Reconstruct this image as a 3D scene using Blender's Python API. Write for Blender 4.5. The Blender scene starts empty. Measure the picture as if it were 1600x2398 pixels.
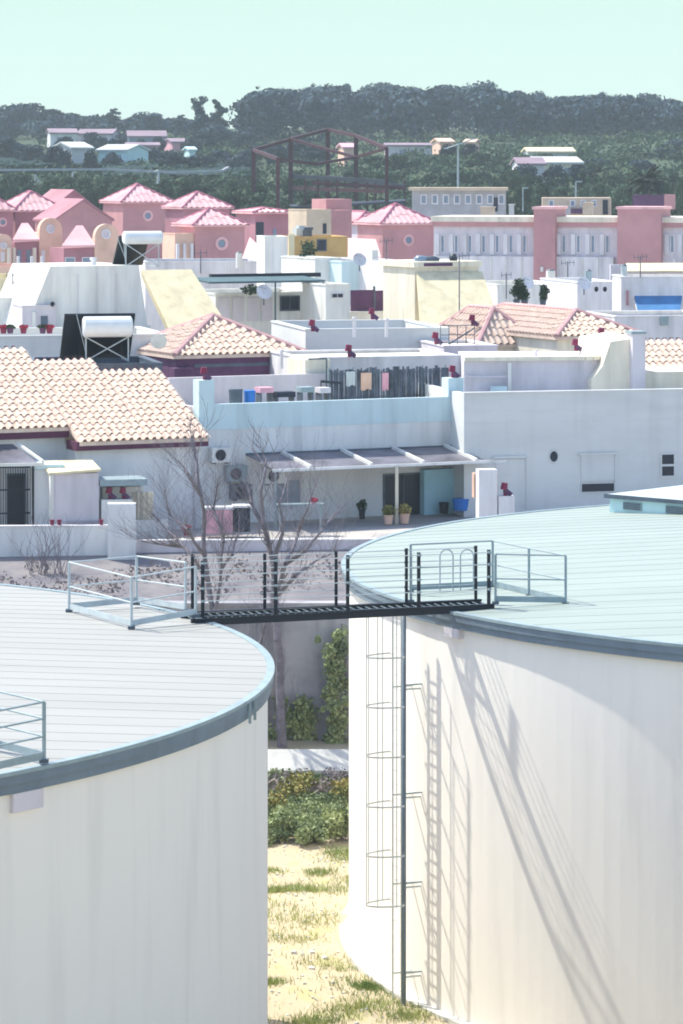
import bpy, math, random
import numpy as np
from mathutils import Vector
random.seed(7); rng = np.random.default_rng(7)
scene = bpy.context.scene
COL = scene.collection
FL, YH, ZC = 7806.0, 388.0, 18.0        # focal length and horizon row in photo pixels, camera height
R = math.radians

# ---------------------------------------------------------------- materials
def lin(c):
    return tuple(((v/255)/12.92 if v/255 <= .04045 else ((v/255+.055)/1.055)**2.4) for v in c)
def mat(name, c, rough=.8, var=.12, scale=3., bump=0., bscale=20., metal=0., c2=None, stretch=(1, 1, 1), spec=.3, objvar=0., streak=0.):
    m = bpy.data.materials.new(name); m.use_nodes = True
    nt = m.node_tree; N = nt.nodes; L = nt.links
    b = N['Principled BSDF']; b.inputs['Roughness'].default_value = rough; b.inputs['Metallic'].default_value = metal
    b.inputs['Specular IOR Level'].default_value = spec
    c = tuple(c)
    if c2 is None: c2 = tuple(max(0, v*(1-2.2*var)) for v in c)
    geo = N.new('ShaderNodeNewGeometry'); mp = N.new('ShaderNodeMapping'); mp.inputs['Scale'].default_value = stretch
    L.new(geo.outputs['Position'], mp.inputs['Vector'])
    nz = N.new('ShaderNodeTexNoise'); nz.inputs['Scale'].default_value = scale; nz.inputs['Detail'].default_value = 6; nz.inputs['Roughness'].default_value = .62
    L.new(mp.outputs[0], nz.inputs['Vector'])
    cr = N.new('ShaderNodeValToRGB'); cr.color_ramp.elements[0].position = .32; cr.color_ramp.elements[1].position = .62
    cr.color_ramp.elements[0].color = (*c2, 1); cr.color_ramp.elements[1].color = (*c, 1)
    L.new(nz.outputs['Fac'], cr.inputs['Fac'])
    out = cr.outputs['Color']
    if objvar:
        oi = N.new('ShaderNodeObjectInfo'); mr = N.new('ShaderNodeMapRange'); mr.inputs['To Min'].default_value = 1-objvar; mr.inputs['To Max'].default_value = 1+objvar
        L.new(oi.outputs['Random'], mr.inputs['Value'])
        mx = N.new('ShaderNodeVectorMath'); mx.operation = 'SCALE'; L.new(out, mx.inputs[0]); L.new(mr.outputs[0], mx.inputs['Scale']); out = mx.outputs[0]
    if streak:                                        # rain streaks and grime running down the face
        m2 = N.new('ShaderNodeMapping'); m2.inputs['Scale'].default_value = (2.4, 2.4, .25); L.new(geo.outputs['Position'], m2.inputs['Vector'])
        n3 = N.new('ShaderNodeTexNoise'); n3.inputs['Scale'].default_value = 1; n3.inputs['Detail'].default_value = 5; L.new(m2.outputs[0], n3.inputs['Vector'])
        r3 = N.new('ShaderNodeMapRange'); r3.inputs['From Min'].default_value = .5; r3.inputs['From Max'].default_value = .72; r3.inputs['To Min'].default_value = 1; r3.inputs['To Max'].default_value = 1-streak
        L.new(n3.outputs['Fac'], r3.inputs['Value']); v3 = N.new('ShaderNodeVectorMath'); v3.operation = 'SCALE'; L.new(out, v3.inputs[0]); L.new(r3.outputs[0], v3.inputs['Scale']); out = v3.outputs[0]
    L.new(out, b.inputs['Base Color'])
    if bump:
        n2 = N.new('ShaderNodeTexNoise'); n2.inputs['Scale'].default_value = bscale; n2.inputs['Detail'].default_value = 4
        L.new(mp.outputs[0], n2.inputs['Vector'])
        bp = N.new('ShaderNodeBump'); bp.inputs['Strength'].default_value = bump; bp.inputs['Distance'].default_value = .03
        L.new(n2.outputs['Fac'], bp.inputs['Height']); L.new(bp.outputs['Normal'], b.inputs['Normal'])
    return m
M = {}
def mk(k, *a, **kw): M[k] = mat(k, *a, **kw)
mk('tank_wall', (.86,.81,.75), .75, .012, .5, .08, 6, stretch=(1,1,.4), streak=.07)
mk('ladder_paint', (.62,.64,.62), .6, .05, 3)
mk('tank_roof_mint', (.315,.365,.335), .6, .05, .5, .1, 4, stretch=(.35,1.6,1))
mk('tank_roof', (.35,.345,.325), .6, .04, .5, .1, 4, stretch=(.35,1.6,1))
mk('tank_band', (.17,.22,.27), .55, .12, 1.2, .2, 8)
mk('galv', (.30,.38,.41), .5, .1, 3)
mk('galv_light', (.52,.58,.60), .5, .08, 3)
mk('black_steel', (.012,.018,.032), .5, .1, 3)
mk('navy', (.02,.028,.05), .6, .1, 3)
mk('rust_steel', (.075,.02,.035), .7, .25, 2)
mk('white', (.80,.79,.75), .85, .10, 1.5, .1, 8, stretch=(1,1,.2), streak=.15)
mk('white2', (.76,.74,.76), .85, .11, 1.7, .1, 8, stretch=(1,1,.2), streak=.15)
mk('cream', (.84,.77,.63), .85, .10, 1.5, .1, 8, stretch=(1,1,.2), streak=.15)
mk('yellow', (.80,.70,.47), .85, .10, 1.5, .1, 8, stretch=(1,1,.2), streak=.15)
mk('peach', (.78,.52,.40), .85, .1, .8, .1, 8)
mk('beige', (.62,.50,.38), .85, .1, .8, .1, 8)
mk('ochre', (.62,.40,.16), .85, .1, .8, .1, 8)
mk('lavender', (.68,.63,.67), .85, .08, .9, .1, 8, stretch=(1,1,.4), streak=.15)
mk('greywall', (.67,.68,.68), .85, .06, .55, .12, 6, stretch=(.4,.4,1.5), streak=.07)
mk('bluewall', (.60,.75,.79), .85, .05, .7, .1, 8, stretch=(1,1,.4), streak=.13)
mk('cyanwall', (.42,.70,.80), .85, .06, .7, .1, 8)
mk('palewall', (.77,.78,.785), .85, .08, .9, .14, 8, stretch=(1,1,.35), streak=.2)
mk('mintwall', (.55,.76,.78), .8, .06, .8)
mk('plum', (.13,.055,.13), .8, .15, 2)
mk('pinkwall', (.55,.28,.29), .85, .1, .4, .1, 6)
mk('pinkwall2', (.43,.20,.24), .85, .12, .4, .1, 6)
mk('pinkroof', (.84,.49,.50), .8, .12, .6, .1, 6)
mk('ridge', (.42,.14,.22), .8, .12, 2)
mk('tile', (.72,.575,.475), .8, 0, 3.2, .2, 14, c2=(.59,.43,.36))
mk('ridge_soft', (.60,.36,.36), .8, .12, 2)
mk('tile_end', (.11,.03,.07), .8, .1, 3)
mk('roofgrey', (.42,.43,.46), .9, .12, .8)
mk('roofcream', (.74,.68,.56), .9, .1, .8)
mk('glass_dark', (.02,.028,.05), .35, .1, 1, spec=.3)
mk('glass_blue', (.20,.27,.36), .2, .1, 1, spec=.6)
mk('metal_dark', (.10,.13,.17), .5, .15, 2)
mk('cowl_red', (.22,.02,.07), .6, .1, 5)
mk('panel_black', (.006,.008,.014), .2, .1, 2, spec=.6)
mk('heater_white', (.78,.82,.84), .35, .05, 2)
mk('awning_blue', (.07,.22,.46), .8, .12, 1.5)
mk('awning_green', (.08,.14,.16), .8, .12, 1.5)
mk('plastic', (.20,.19,.23), .45, .25, 1.2)
mk('blue_plastic', (.03,.20,.62), .5, .1, 3)
mk('red_cloth', (.45,.05,.10), .9, .1, 3)
mk('pink_cloth', (.75,.40,.48), .9, .1, 3)
mk('fence_dark', (.10,.13,.18), .8, .3, 3)
mk('concrete', (.42,.41,.44), .95, .0, .45, .3, 3, c2=(.22,.22,.27), streak=.35)
mk('concrete_light', (.60,.59,.56), .95, .1, 1.2, .2, 6)
mk('bark', (.24,.22,.26), .95, .2, 4)
mk('palm_leaf', (.03,.045,.035), .9, .2, .3, spec=.1)
mk('bark_far', (.10,.10,.11), .95, .2, 1)
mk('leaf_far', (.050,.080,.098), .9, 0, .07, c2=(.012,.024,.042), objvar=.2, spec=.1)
mk('leaf_mid', (.075,.12,.065), .9, 0, .16, c2=(.028,.052,.042), objvar=.25, spec=.1)
mk('leaf_near', (.36,.41,.20), .85, 0, 1.3, c2=(.12,.17,.10), spec=.15)
mk('leaf_olive', (.38,.30,.10), .85, 0, 1.1, c2=(.08,.13,.05), spec=.15)
mk('grass', (.40,.42,.16), .9, 0, .7, c2=(.18,.26,.08), spec=.1)
mk('dry', (.30,.25,.24), .9, 0, .9, c2=(.18,.16,.18), spec=.1)
mk('farroof', (.30,.22,.27), .9, .1, .3)
mk('farwhite', (.56,.58,.57), .9, .05, .3)
mk('netting', (.035,.06,.062), 1, .2, .2, spec=0)

def terrain_mat():
    m = bpy.data.materials.new('ground_cover'); m.use_nodes = True; nt = m.node_tree; N = nt.nodes; L = nt.links
    b = N['Principled BSDF']; b.inputs['Roughness'].default_value = .95; b.inputs['Specular IOR Level'].default_value = .1
    geo = N.new('ShaderNodeNewGeometry'); sep = N.new('ShaderNodeSeparateXYZ'); L.new(geo.outputs['Position'], sep.inputs[0])
    def noise(sc, c1, c2, p1=.4, p2=.6, st=(1,1,1)):
        mp = N.new('ShaderNodeMapping'); mp.inputs['Scale'].default_value = st; L.new(geo.outputs['Position'], mp.inputs[0])
        nz = N.new('ShaderNodeTexNoise'); nz.inputs['Scale'].default_value = sc; nz.inputs['Detail'].default_value = 8; nz.inputs['Roughness'].default_value = .65
        L.new(mp.outputs[0], nz.inputs['Vector'])
        cr = N.new('ShaderNodeValToRGB'); e = cr.color_ramp.elements; e[0].position = p1; e[1].position = p2; e[0].color = (*c1, 1); e[1].color = (*c2, 1)
        L.new(nz.outputs['Fac'], cr.inputs['Fac']); return cr.outputs['Color']
    sand = noise(1.3, (.40,.37,.20), (.44,.37,.26), .34, .46, (1,.8,1))
    earth = noise(.8, (.18,.17,.19), (.25,.23,.235))
    town = noise(.3, (.35,.33,.33), (.52,.48,.44))
    field = noise(.03, (.045,.07,.045), (.085,.11,.06), .38, .64, (1,.35,1))
    cur = sand
    def step(y, w, a, bcol):
        mr = N.new('ShaderNodeMapRange'); mr.inputs['From Min'].default_value = y; mr.inputs['From Max'].default_value = y+w
        L.new(sep.outputs['Y'], mr.inputs['Value']); mx = N.new('ShaderNodeMix'); mx.data_type = 'RGBA'
        L.new(mr.outputs[0], mx.inputs[0]); L.new(a, mx.inputs[6]); L.new(bcol, mx.inputs[7]); return mx.outputs[2]
    cur = step(99, 1, cur, earth); cur = step(107, .5, cur, town); cur = step(340, 30, cur, field)
    L.new(cur, b.inputs['Base Color'])
    return m

# ---------------------------------------------------------------- mesh helpers
class MB:
    def __init__(s): s.v = []; s.f = []
    def add(s, vs, fs):
        k = len(s.v); s.v += [tuple(p) for p in vs]; s.f += [tuple(i+k for i in f) for f in fs]; return s
    def hexa(s, c):                                   # 8 corners: bottom loop, top loop
        return s.add(c, [(3,2,1,0),(4,5,6,7),(0,1,5,4),(1,2,6,5),(2,3,7,6),(3,0,4,7)])
    def box(s, x0, x1, y0, y1, z0, z1):
        return s.hexa([(x0,y0,z0),(x1,y0,z0),(x1,y1,z0),(x0,y1,z0),(x0,y0,z1),(x1,y0,z1),(x1,y1,z1),(x0,y1,z1)])
    def tube(s, p, q, r0, r1=None, n=6, caps=True):
        p = Vector(p); q = Vector(q); d = q-p
        if d.length < 1e-6: return s
        r1 = r0 if r1 is None else r1
        d.normalize(); a = d.orthogonal().normalized(); b = d.cross(a)
        vs = [p+(a*math.cos(t)+b*math.sin(t))*r0 for t in [2*math.pi*i/n for i in range(n)]] + \
             [q+(a*math.cos(t)+b*math.sin(t))*r1 for t in [2*math.pi*i/n for i in range(n)]]
        fs = [(i, (i+1) % n, n+(i+1) % n, n+i) for i in range(n)]
        if caps: fs += [tuple(range(n-1, -1, -1)), tuple(range(n, 2*n))]
        return s.add(vs, fs)
    def poly(s, pts, r, n=6):
        for i in range(len(pts)-1): s.tube(pts[i], pts[i+1], r, r, n)
        return s
    def bar(s, p, q, w, h):                           # rectangular bar, w horizontal, h vertical
        p = Vector(p); q = Vector(q); d = (q-p); dh = Vector((d.x, d.y, 0))
        side = Vector((-dh.y, dh.x, 0)).normalized()*w/2 if dh.length > 1e-5 else Vector((w/2, 0, 0))
        up = Vector((0, 0, h/2)) if dh.length > 1e-5 else Vector((0, h/2, 0))
        return s.hexa([p-side-up, q-side-up, q+side-up, p+side-up, p-side+up, q-side+up, q+side+up, p+side+up])
    def arr(s, V, Fc):
        k = len(s.v); s.v += [tuple(r) for r in V.tolist()]; s.f += [tuple(i+k for i in r) for r in Fc.tolist()]; return s
def build(name, mb, m, parent=None, smooth=False, **props):
    off = parent['_o'] if parent is not None else (0, 0, 0)
    me = bpy.data.meshes.new(name)
    me.from_pydata([(v[0]-off[0], v[1]-off[1], v[2]-off[2]) for v in mb.v], [], mb.f)
    me.materials.append(M[m] if isinstance(m, str) else m); me.update()
    if smooth:
        for p in me.polygons: p.use_smooth = True
    o = bpy.data.objects.new(name, me); COL.objects.link(o)
    if parent is not None: o.parent = parent
    o['_o'] = off
    for k, v in props.items(): o[k] = v
    return o
def split(name, mb, m, parent, **kw):                 # every loose piece of mb becomes a part of its own
    par = list(range(len(mb.v)))
    def find(i):
        while par[i] != i: par[i] = par[par[i]]; i = par[i]
        return i
    for f in mb.f:
        for i in f[1:]: par[find(i)] = find(f[0])
    grp = {}
    for f in mb.f: grp.setdefault(find(f[0]), []).append(f)
    for fs in grp.values():
        ids = sorted({i for f in fs for i in f}); mp = {i: k for k, i in enumerate(ids)}; q = MB(); q.v = [mb.v[i] for i in ids]; q.f = [tuple(mp[i] for i in f) for f in fs]
        o = build(name, q, m, parent, **kw)
    return o
def thing(name, label, cat, loc, group=None):
    o = bpy.data.objects.new(name, None); COL.objects.link(o); o.location = loc; o.empty_display_size = .3
    o['label'] = label; o['category'] = cat; o['_o'] = tuple(loc)
    if group: o['group'] = group
    return o
def solo(name, label, cat, mb, m, group=None, smooth=False, kind=None):   # a thing that is one mesh, origin at its base
    xs = np.array(mb.v); c = ((xs[:,0].min()+xs[:,0].max())/2, (xs[:,1].min()+xs[:,1].max())/2, xs[:,2].min())
    mb.v = [(v[0]-c[0], v[1]-c[1], v[2]-c[2]) for v in mb.v]
    o = build(name, mb, m, None, smooth); o.location = c
    o['label'] = label; o['category'] = cat; o['_o'] = tuple(float(q) for q in c)
    if group: o['group'] = group
    if kind: o['kind'] = kind
    return o
def copy_tree(o, loc, label=None, rz=None, sc=None, parent=None):
    c = o.copy(); COL.objects.link(c)
    if parent is None:
        c.location = loc
        if label: c['label'] = label
        if rz is not None: c.rotation_euler = (0, 0, rz)
        if sc is not None: c.scale = sc
    else: c.parent = parent
    for ch in list(o.children): copy_tree(ch, None, parent=c)
    return c
def P(px, py, Y): return Vector(((px-800)*Y/FL, Y, ZC-(py-YH)*Y/FL))
def Yat(py, z): return FL*(ZC-z)/(py-YH)              # distance at which height z shows on row py
class Fr:                                             # a facade frame: u along it, v into the block
    def __init__(s, px, Y, deg=25.):
        s.ox, s.oy = (px-800)*Y/FL, Y; a = R(deg); s.c, s.s = math.cos(a), math.sin(a); s.deg = deg
    def W(s, u, v, z): return Vector((s.ox+u*s.c-v*s.s, s.oy+u*s.s+v*s.c, z))
    def u(s, px, v=0):
        k = (px-800)/FL; x, y = s.ox-v*s.s, s.oy+v*s.c
        return (k*y-x)/(s.c-k*s.s)
    def z(s, px, py, v=0):
        y = s.oy+v*s.c+s.u(px, v)*s.s
        return ZC-(py-YH)*y/FL
    def bu(s, mb, u0, u1, v0, v1, z0, z1):
        return mb.hexa([s.W(u0,v0,z0), s.W(u1,v0,z0), s.W(u1,v1,z0), s.W(u0,v1,z0), s.W(u0,v0,z1), s.W(u1,v0,z1), s.W(u1,v1,z1), s.W(u0,v1,z1)])
    def b(s, mb, px0, px1, pt, pb, v0, v1):           # box whose front face fills a rectangle of the photo
        m = (px0+px1)/2
        return s.bu(mb, s.u(px0, v0), s.u(px1, v0), v0, v1, s.z(m, pb, v0), s.z(m, pt, v0))
    def solve(s, z0, sl, px, py):                     # (u, v) on the plane z = z0 + sl v seen at a pixel
        k = (px-800)/FL; q = (py-YH)/FL
        A = np.array([[s.c-k*s.s, -s.s-k*s.c], [q*s.s, q*s.c+sl]]); B = np.array([k*s.oy-s.ox, ZC-z0-q*s.oy])
        r = np.linalg.solve(A, B); return float(r[0]), float(r[1])
def window(parent, fr, px0, px1, pt, pb, v=0, frame='white2', pane='glass_dark', bars=1, w=.06):
    u0, u1 = fr.u(px0, v), fr.u(px1, v); m = (px0+px1)/2; z0, z1 = fr.z(m, pb, v), fr.z(m, pt, v)
    w = min(w, (u1-u0)*.2)
    f = MB()
    fr.bu(f, u0, u1, v-.05, v+.02, z0, z0+w); fr.bu(f, u0, u1, v-.05, v+.02, z1-w, z1)
    fr.bu(f, u0, u0+w, v-.048, v+.02, z0+w, z1-w); fr.bu(f, u1-w, u1, v-.048, v+.02, z0+w, z1-w)
    for i in range(bars):
        uc = u0+(u1-u0)*(i+1)/(bars+1); fr.bu(f, uc-w/3, uc+w/3, v-.04, v+.02, z0+w, z1-w)
    o = build('window', f, frame, parent)
    g = MB(); fr.bu(g, u0+w, u1-w, v-.015, v+.02, z0+w, z1-w)
    build('pane', g, pane, o); return o
def flat_house(name, label, cat, fr, px0, px1, pt, zb, depth, wall='white', roof='roofgrey', par=.35, t=.18, extra=None, group=None):
    u0, u1 = fr.u(px0), fr.u(px1); z1 = fr.z((px0+px1)/2, pt); c = fr.W((u0+u1)/2, depth/2, zb)
    T = thing(name, label, cat, c, group)
    w = MB(); fr.bu(w, u0, u1, 0, depth, zb, z1-par)
    fr.bu(w, u0, u1, 0, t, z1-par, z1); fr.bu(w, u0, u1, depth-t, depth, z1-par, z1)
    fr.bu(w, u0, u0+t, t, depth-t, z1-par, z1); fr.bu(w, u1-t, u1, t, depth-t, z1-par, z1)
    build('wall', w, wall, T)
    r = MB(); fr.bu(r, u0+t+.003, u1-t-.003, t+.003, depth-t-.003, z1-par, z1-par+.05); build('roof', r, roof, T)
    cp = MB()                                         # coping, a little proud of the wall
    fr.bu(cp, u0-.03, u1+.03, -.03, t+.03, z1, z1+.06); fr.bu(cp, u0-.03, u1+.03, depth-t-.03, depth+.03, z1, z1+.06)
    fr.bu(cp, u0-.03, u0+t+.03, t+.03, depth-t-.03, z1, z1+.06); fr.bu(cp, u1-t-.03, u1+.03, t+.03, depth-t-.03, z1, z1+.06)
    build('coping', cp, wall, T)
    T['u0'], T['u1'], T['z1'] = u0, u1, z1
    return T
def tile_plane(mb, O, e, s, cols, pitch=.27, row=.42, rad=.085):
    """barrel tiles: O eave origin, e unit along the eave, s unit up the slope, cols = [(u, s0, s1)]"""
    n = e.cross(s).normalized()
    prof = [(-.5, 0), (-.31, 0), (-.24, .55), (-.1, .95), (.1, .95), (.24, .55), (.31, 0), (.5, 0)]
    for u, a, b in cols:
        k = max(1, int(round((b-a)/row)))
        for i in range(k):
            p0, p1 = a+(b-a)*i/k, a+(b-a)*(i+1)/k
            j = random.uniform(-.010, .010); dh_ = random.uniform(-.004, .006)
            lo = [O+e*(u+x*pitch+j)+s*p0+n*(h*rad*1.12+.018+dh_) for x, h in prof]
            hi = [O+e*(u+x*pitch*.9+j)+s*(p1+.01)+n*(h*rad*.9) for x, h in prof]
            mb.add(lo+hi, [(q, q+1, q+9, q+8) for q in range(7)])
def pyramid_roof(T, fr, u0, u1, v0, v1, z, za, m='pinkroof', ridge='ridge', pitch=.5, row=1.3, rad=.07, over=.25, ends=None):
    u0 -= over; u1 += over; v0 -= over; v1 += over; D = min(u1-u0, v1-v0)/2
    if u1-u0 >= v1-v0: r0, r1 = (u0+D, (v0+v1)/2), (u1-D, (v0+v1)/2)
    else: r0, r1 = ((u0+u1)/2, v0+D), ((u0+u1)/2, v1-D)
    C = [(u0,v0),(u1,v0),(u1,v1),(u0,v1)]
    core = MB(); c3 = [fr.W(*c, z) for c in C]; b3 = [fr.W(*c, z-.12) for c in C]; a0, a1 = fr.W(*r0, za), fr.W(*r1, za)
    vs = b3+c3+[a0, a1]
    fs = [(3,2,1,0),(0,1,5,4),(1,2,6,5),(2,3,7,6),(3,0,4,7)]
    if u1-u0 >= v1-v0: fs += [(4,5,9,8),(5,6,9),(6,7,8,9),(7,4,8)]
    else: fs += [(4,5,8),(5,6,9,8),(6,7,9),(7,4,8,9)]
    core.add(vs, fs)
    sl = math.hypot(D, za-z)
    for i in range(4):
        a, b = Vector(C[i]), Vector(C[(i+1) % 4]); L = (b-a).length; d = (b-a)/L; nn = Vector((-d.y, d.x))
        O = fr.W(a.x, a.y, z+.004); e = (fr.W(b.x, b.y, 0)-fr.W(a.x, a.y, 0)).normalized()
        ctr = a+nn*D; S = (fr.W(ctr.x, ctr.y, za)-fr.W(a.x, a.y, z)).normalized()
        cols = []; k = int(L/pitch)
        for j in range(k):
            x = (j+.5)*L/k; mx = min(x, L-x, D)/D*sl
            if mx > .12: cols.append((x, 0, mx-.02))
        tile_plane(core, O, e, S, cols, L/k, row, rad)
    rf = build('roof', core, m, T)
    rd = MB()
    for i, c in enumerate(c3):
        q = min((a0, a1), key=lambda w: (w-c).length); rd.tube(c+Vector((0,0,.03)), q+Vector((0,0,.05)), .1, .1, 6)
    rd.tube(a0+Vector((0,0,.05)), a1+Vector((0,0,.05)), .1, .1, 6)
    build('ridge_tiles', rd, ridge, rf)
    return rf
def hip_house(name, label, fr, px0, px1, pe, pa, zb, depth, wall='pinkwall', m='pinkroof', rnd=None, group='pink houses with hipped roofs', over=.3, pitch=.5, row=1.3, rad=.07, ridge='ridge', cat='house'):
    """px0..px1 front face, pe row of the eave, pa row of the roof's top"""
    u0, u1 = fr.u(px0), fr.u(px1); z1 = fr.z((px0+px1)/2, pe)
    T = thing(name, label, cat, fr.W((u0+u1)/2, depth/2, zb), group)
    w = MB(); fr.bu(w, u0, u1, 0, depth, zb, z1-.12); build('wall', w, wall, T)
    c = fr.W((u0+u1)/2, depth/2, 0); za = ZC-(pa-YH)*c.y/FL
    pyramid_roof(T, fr, u0, u1, 0, depth, z1, za, m, ridge, pitch, row, rad, over)
    if rnd:
        px, py, r = rnd; u = fr.u(px); z = fr.z(px, py)
        rg = MB(); n = 20; rr = r*(fr.oy/FL)
        for i in range(n):
            a, b = 2*math.pi*i/n, 2*math.pi*(i+1)/n
            rg.hexa([fr.W(u+math.cos(a)*rr*.6,-.07,z+math.sin(a)*rr*.6), fr.W(u+math.cos(b)*rr*.6,-.07,z+math.sin(b)*rr*.6), fr.W(u+math.cos(b)*rr*.6,0,z+math.sin(b)*rr*.6), fr.W(u+math.cos(a)*rr*.6,0,z+math.sin(a)*rr*.6),
                     fr.W(u+math.cos(a)*rr,-.07,z+math.sin(a)*rr), fr.W(u+math.cos(b)*rr,-.07,z+math.sin(b)*rr), fr.W(u+math.cos(b)*rr,0,z+math.sin(b)*rr), fr.W(u+math.cos(a)*rr,0,z+math.sin(a)*rr)])
        o = build('window', rg, 'pinkroof', T, label='round window with a pale ring')
        g = MB(); pts = [fr.W(u+math.cos(2*math.pi*i/n)*rr*.58, -.02, z+math.sin(2*math.pi*i/n)*rr*.58) for i in range(n)]
        g.add(pts, [tuple(range(n))]); build('pane', g, 'glass_blue', o)
    T['u0'], T['u1'], T['z1'] = u0, u1, z1
    return T
def dotpipe(p, z): return Vector((p.x, p.y, z))
HAZE, SKYS, SUN, EXPO = .0002, .142, 3.15, 1.07
SKY0 = (2.6, 3.15, 2.88, 1); SKY1 = (2.3, 3.15, 2.76, 1)
# ---------------------------------------------------------------- setting
def ground_z(x, y):
    T = [(-200,0),(20,.1),(60,.2),(86,.2),(96.9,.3),(97.05,.85),(99.75,.9),(99.85,4.7),(106.2,5.75),(106.7,5.95),(160,6.1),(240,6.6),(300,7.5),(340,8.6),(380,10.6),(450,14.4),(520,17),(600,19.3),(700,22.5),(850,26),(1000,27),(1150,25),(1300,20)]
    z = np.interp(y, [t[0] for t in T], [t[1] for t in T])
    if y > 380: z += (math.sin(x*.011+1)*1.3+math.sin(x*.023+y*.01)*.7)*min(1, (y-380)/150)
    return float(z)
ys = [-200,-50,20,40,55,60]+[62+i*1.0 for i in range(35)]+[96.9,97.05,98.6,99.3,99.75,99.85,100.4,101,102,103,104,105,106.2,106.7,108,112,120,140,160,200,240,280,300,320,340,360,380]+list(range(400,1000,20))+[1050,1100,1200,1300]
xs = [-1500,-900,-600,-400,-300]+list(range(-240,-20,10))+[-20,-16,-12,-10]+[-9+.75*i for i in range(24)]+[10,13,16,20]+list(range(30,250,10))+[300,400,600,900,1500]
g = MB(); W_ = len(xs)
for y in ys:
    for x in xs:
        dz = 0
        if 60 <= y <= 99 and abs(x) < 12: dz = .05*math.sin(x*1.7+y*.9)+.04*math.sin(y*2.1-x)
        g.v.append((x, y, ground_z(x, y)+dz))
g.f = [(j*W_+i, j*W_+i+1, (j+1)*W_+i+1, (j+1)*W_+i) for j in range(len(ys)-1) for i in range(W_-1)]
M['ground'] = terrain_mat()
gr = build('ground', g, 'ground', None, True); gr['kind'] = 'structure'; del gr['_o']

# ---------------------------------------------------------------- the two tanks
def tank(label, cx, cy, Rr, zr, rise, strip, rm, cname='storage_tank', ov=.2):
    T = thing(cname, label, 'storage tank', (cx, cy, .1), 'round water tanks')
    n = 240; Rw = Rr-ov; z0 = .05; w = MB()
    for i in range(n):
        a = 2*math.pi*i/n; r = Rw-(.004 if i % 6 == 0 else 0)     # shallow sheet joints
        w.v += [(cx+math.cos(a)*r, cy+math.sin(a)*r, z0), (cx+math.cos(a)*r, cy+math.sin(a)*r, zr-.04)]
    w.f = [(2*i, 2*((i+1) % n), 2*((i+1) % n)+1, 2*i+1) for i in range(n)]
    build('wall', w, 'tank_wall', T)
    # fascia: two stacked rings, the lower one set in
    def ring(mb, ra, rb, za, zb, n=200):
        k = len(mb.v)
        for i in range(n):
            a = 2*math.pi*i/n; c, s = math.cos(a), math.sin(a)
            mb.v += [(cx+c*ra, cy+s*ra, za), (cx+c*rb, cy+s*rb, za), (cx+c*rb, cy+s*rb, zb), (cx+c*ra, cy+s*ra, zb)]
        for i in range(n):
            p, q = k+4*i, k+4*((i+1) % n)
            mb.f += [(p,q,q+1,p+1),(p+1,q+1,q+2,p+2),(p+2,q+2,q+3,p+3),(p+3,q+3,q,p)]
    b = MB(); ring(b, Rw+.01, Rr-.035, zr-.32, zr-.17); ring(b, Rw+.01, Rr, zr-.17, zr-.03)
    build('fascia', b, 'tank_band', T)
    tr = MB(); ring(tr, Rr-.12, Rr+.02, zr-.027, zr+.035); build('edge_trim', tr, 'galv', T)
    # roof of lapped sheets running across
    r = MB(); y = -Rr+.1; Ri = Rr-.1
    def hz(x, yy): return zr+rise*(1-min(1, math.hypot(x, yy)/Ri))
    while y < Ri:
        y2 = min(y+strip, Ri); m = 36; k = len(r.v)
        for t, (yy, lift) in enumerate(((y, 0.0), (y, .006), (y2, .002))):
            yc = yy; hw = math.sqrt(max(0, Ri*Ri-yc*yc))
            for i in range(m+1):
                x = -hw+2*hw*i/m
                wob = .006*math.sin(x*2.3+y*5)+.03*math.sin(x*.31+y*1.7) if t < 2 else 0
                wob2 = .03*math.sin(x*.31+(y+strip)*1.7) if t == 2 else 0
                r.v.append((cx+x, cy+yc+(wob+wob2)*.6, hz(x, yc)+lift+.01))
        for t in range(2):
            for i in range(m): a = k+t*(m+1)+i; r.f.append((a, a+1, a+m+2, a+m+1))
        y = y2
    build('roof', r, rm, T)
    sk = MB(); ring(sk, Rw-.1, Rw+.22, -.1, .26); build('footing', sk, 'concrete_light', T)
    return T, ring
ZR = 8.7
LC = (-17.1, 61.25, 15.85); RC = (16.26, 77.6, 16.25)
TL, _ = tank('large round tank at lower left with shaded grey-white wall and flat lapped metal roof', *LC, ZR, .45, .74, 'tank_roof', ov=.11)
TR, _ = tank('large round tank at lower right with sunlit cream wall, caged ladder and roof vent box', *RC, ZR, .75, .85, 'tank_roof_mint', ov=.16)
def tw(C, px, r):                                     # angle on a tank's wall seen at a photo column (near side)
    best = None
    for i in range(3600):
        a = math.pi+i/3600*math.pi; X, Y = C[0]+r*math.cos(a), C[1]+r*math.sin(a)
        e = abs(X/Y*FL+800-px)
        if best is None or e < best[0]: best = (e, a)
    return best[1]
# overflow vents under the fascia
def vent(T, C, px0, px1, z0, z1):
    r = C[2]-.16
    a0, a1 = tw(C, px0, r), tw(C, px1, r); m = MB()
    def q(a, rr, z): return (C[0]+rr*math.cos(a), C[1]+rr*math.sin(a), z)
    m.hexa([q(a0,r+.13,z0), q(a1,r+.13,z0), q(a1,r-.02,z0), q(a0,r-.02,z0), q(a0,r+.13,z1), q(a1,r+.13,z1), q(a1,r-.02,z1), q(a0,r-.02,z1)])
    build('vent', m, 'lavender', T)
vent(TL, LC, 18, 88, ZR-.62, ZR-.325); vent(TR, RC, 1052, 1086, ZR-.52, ZR-.325)
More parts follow.
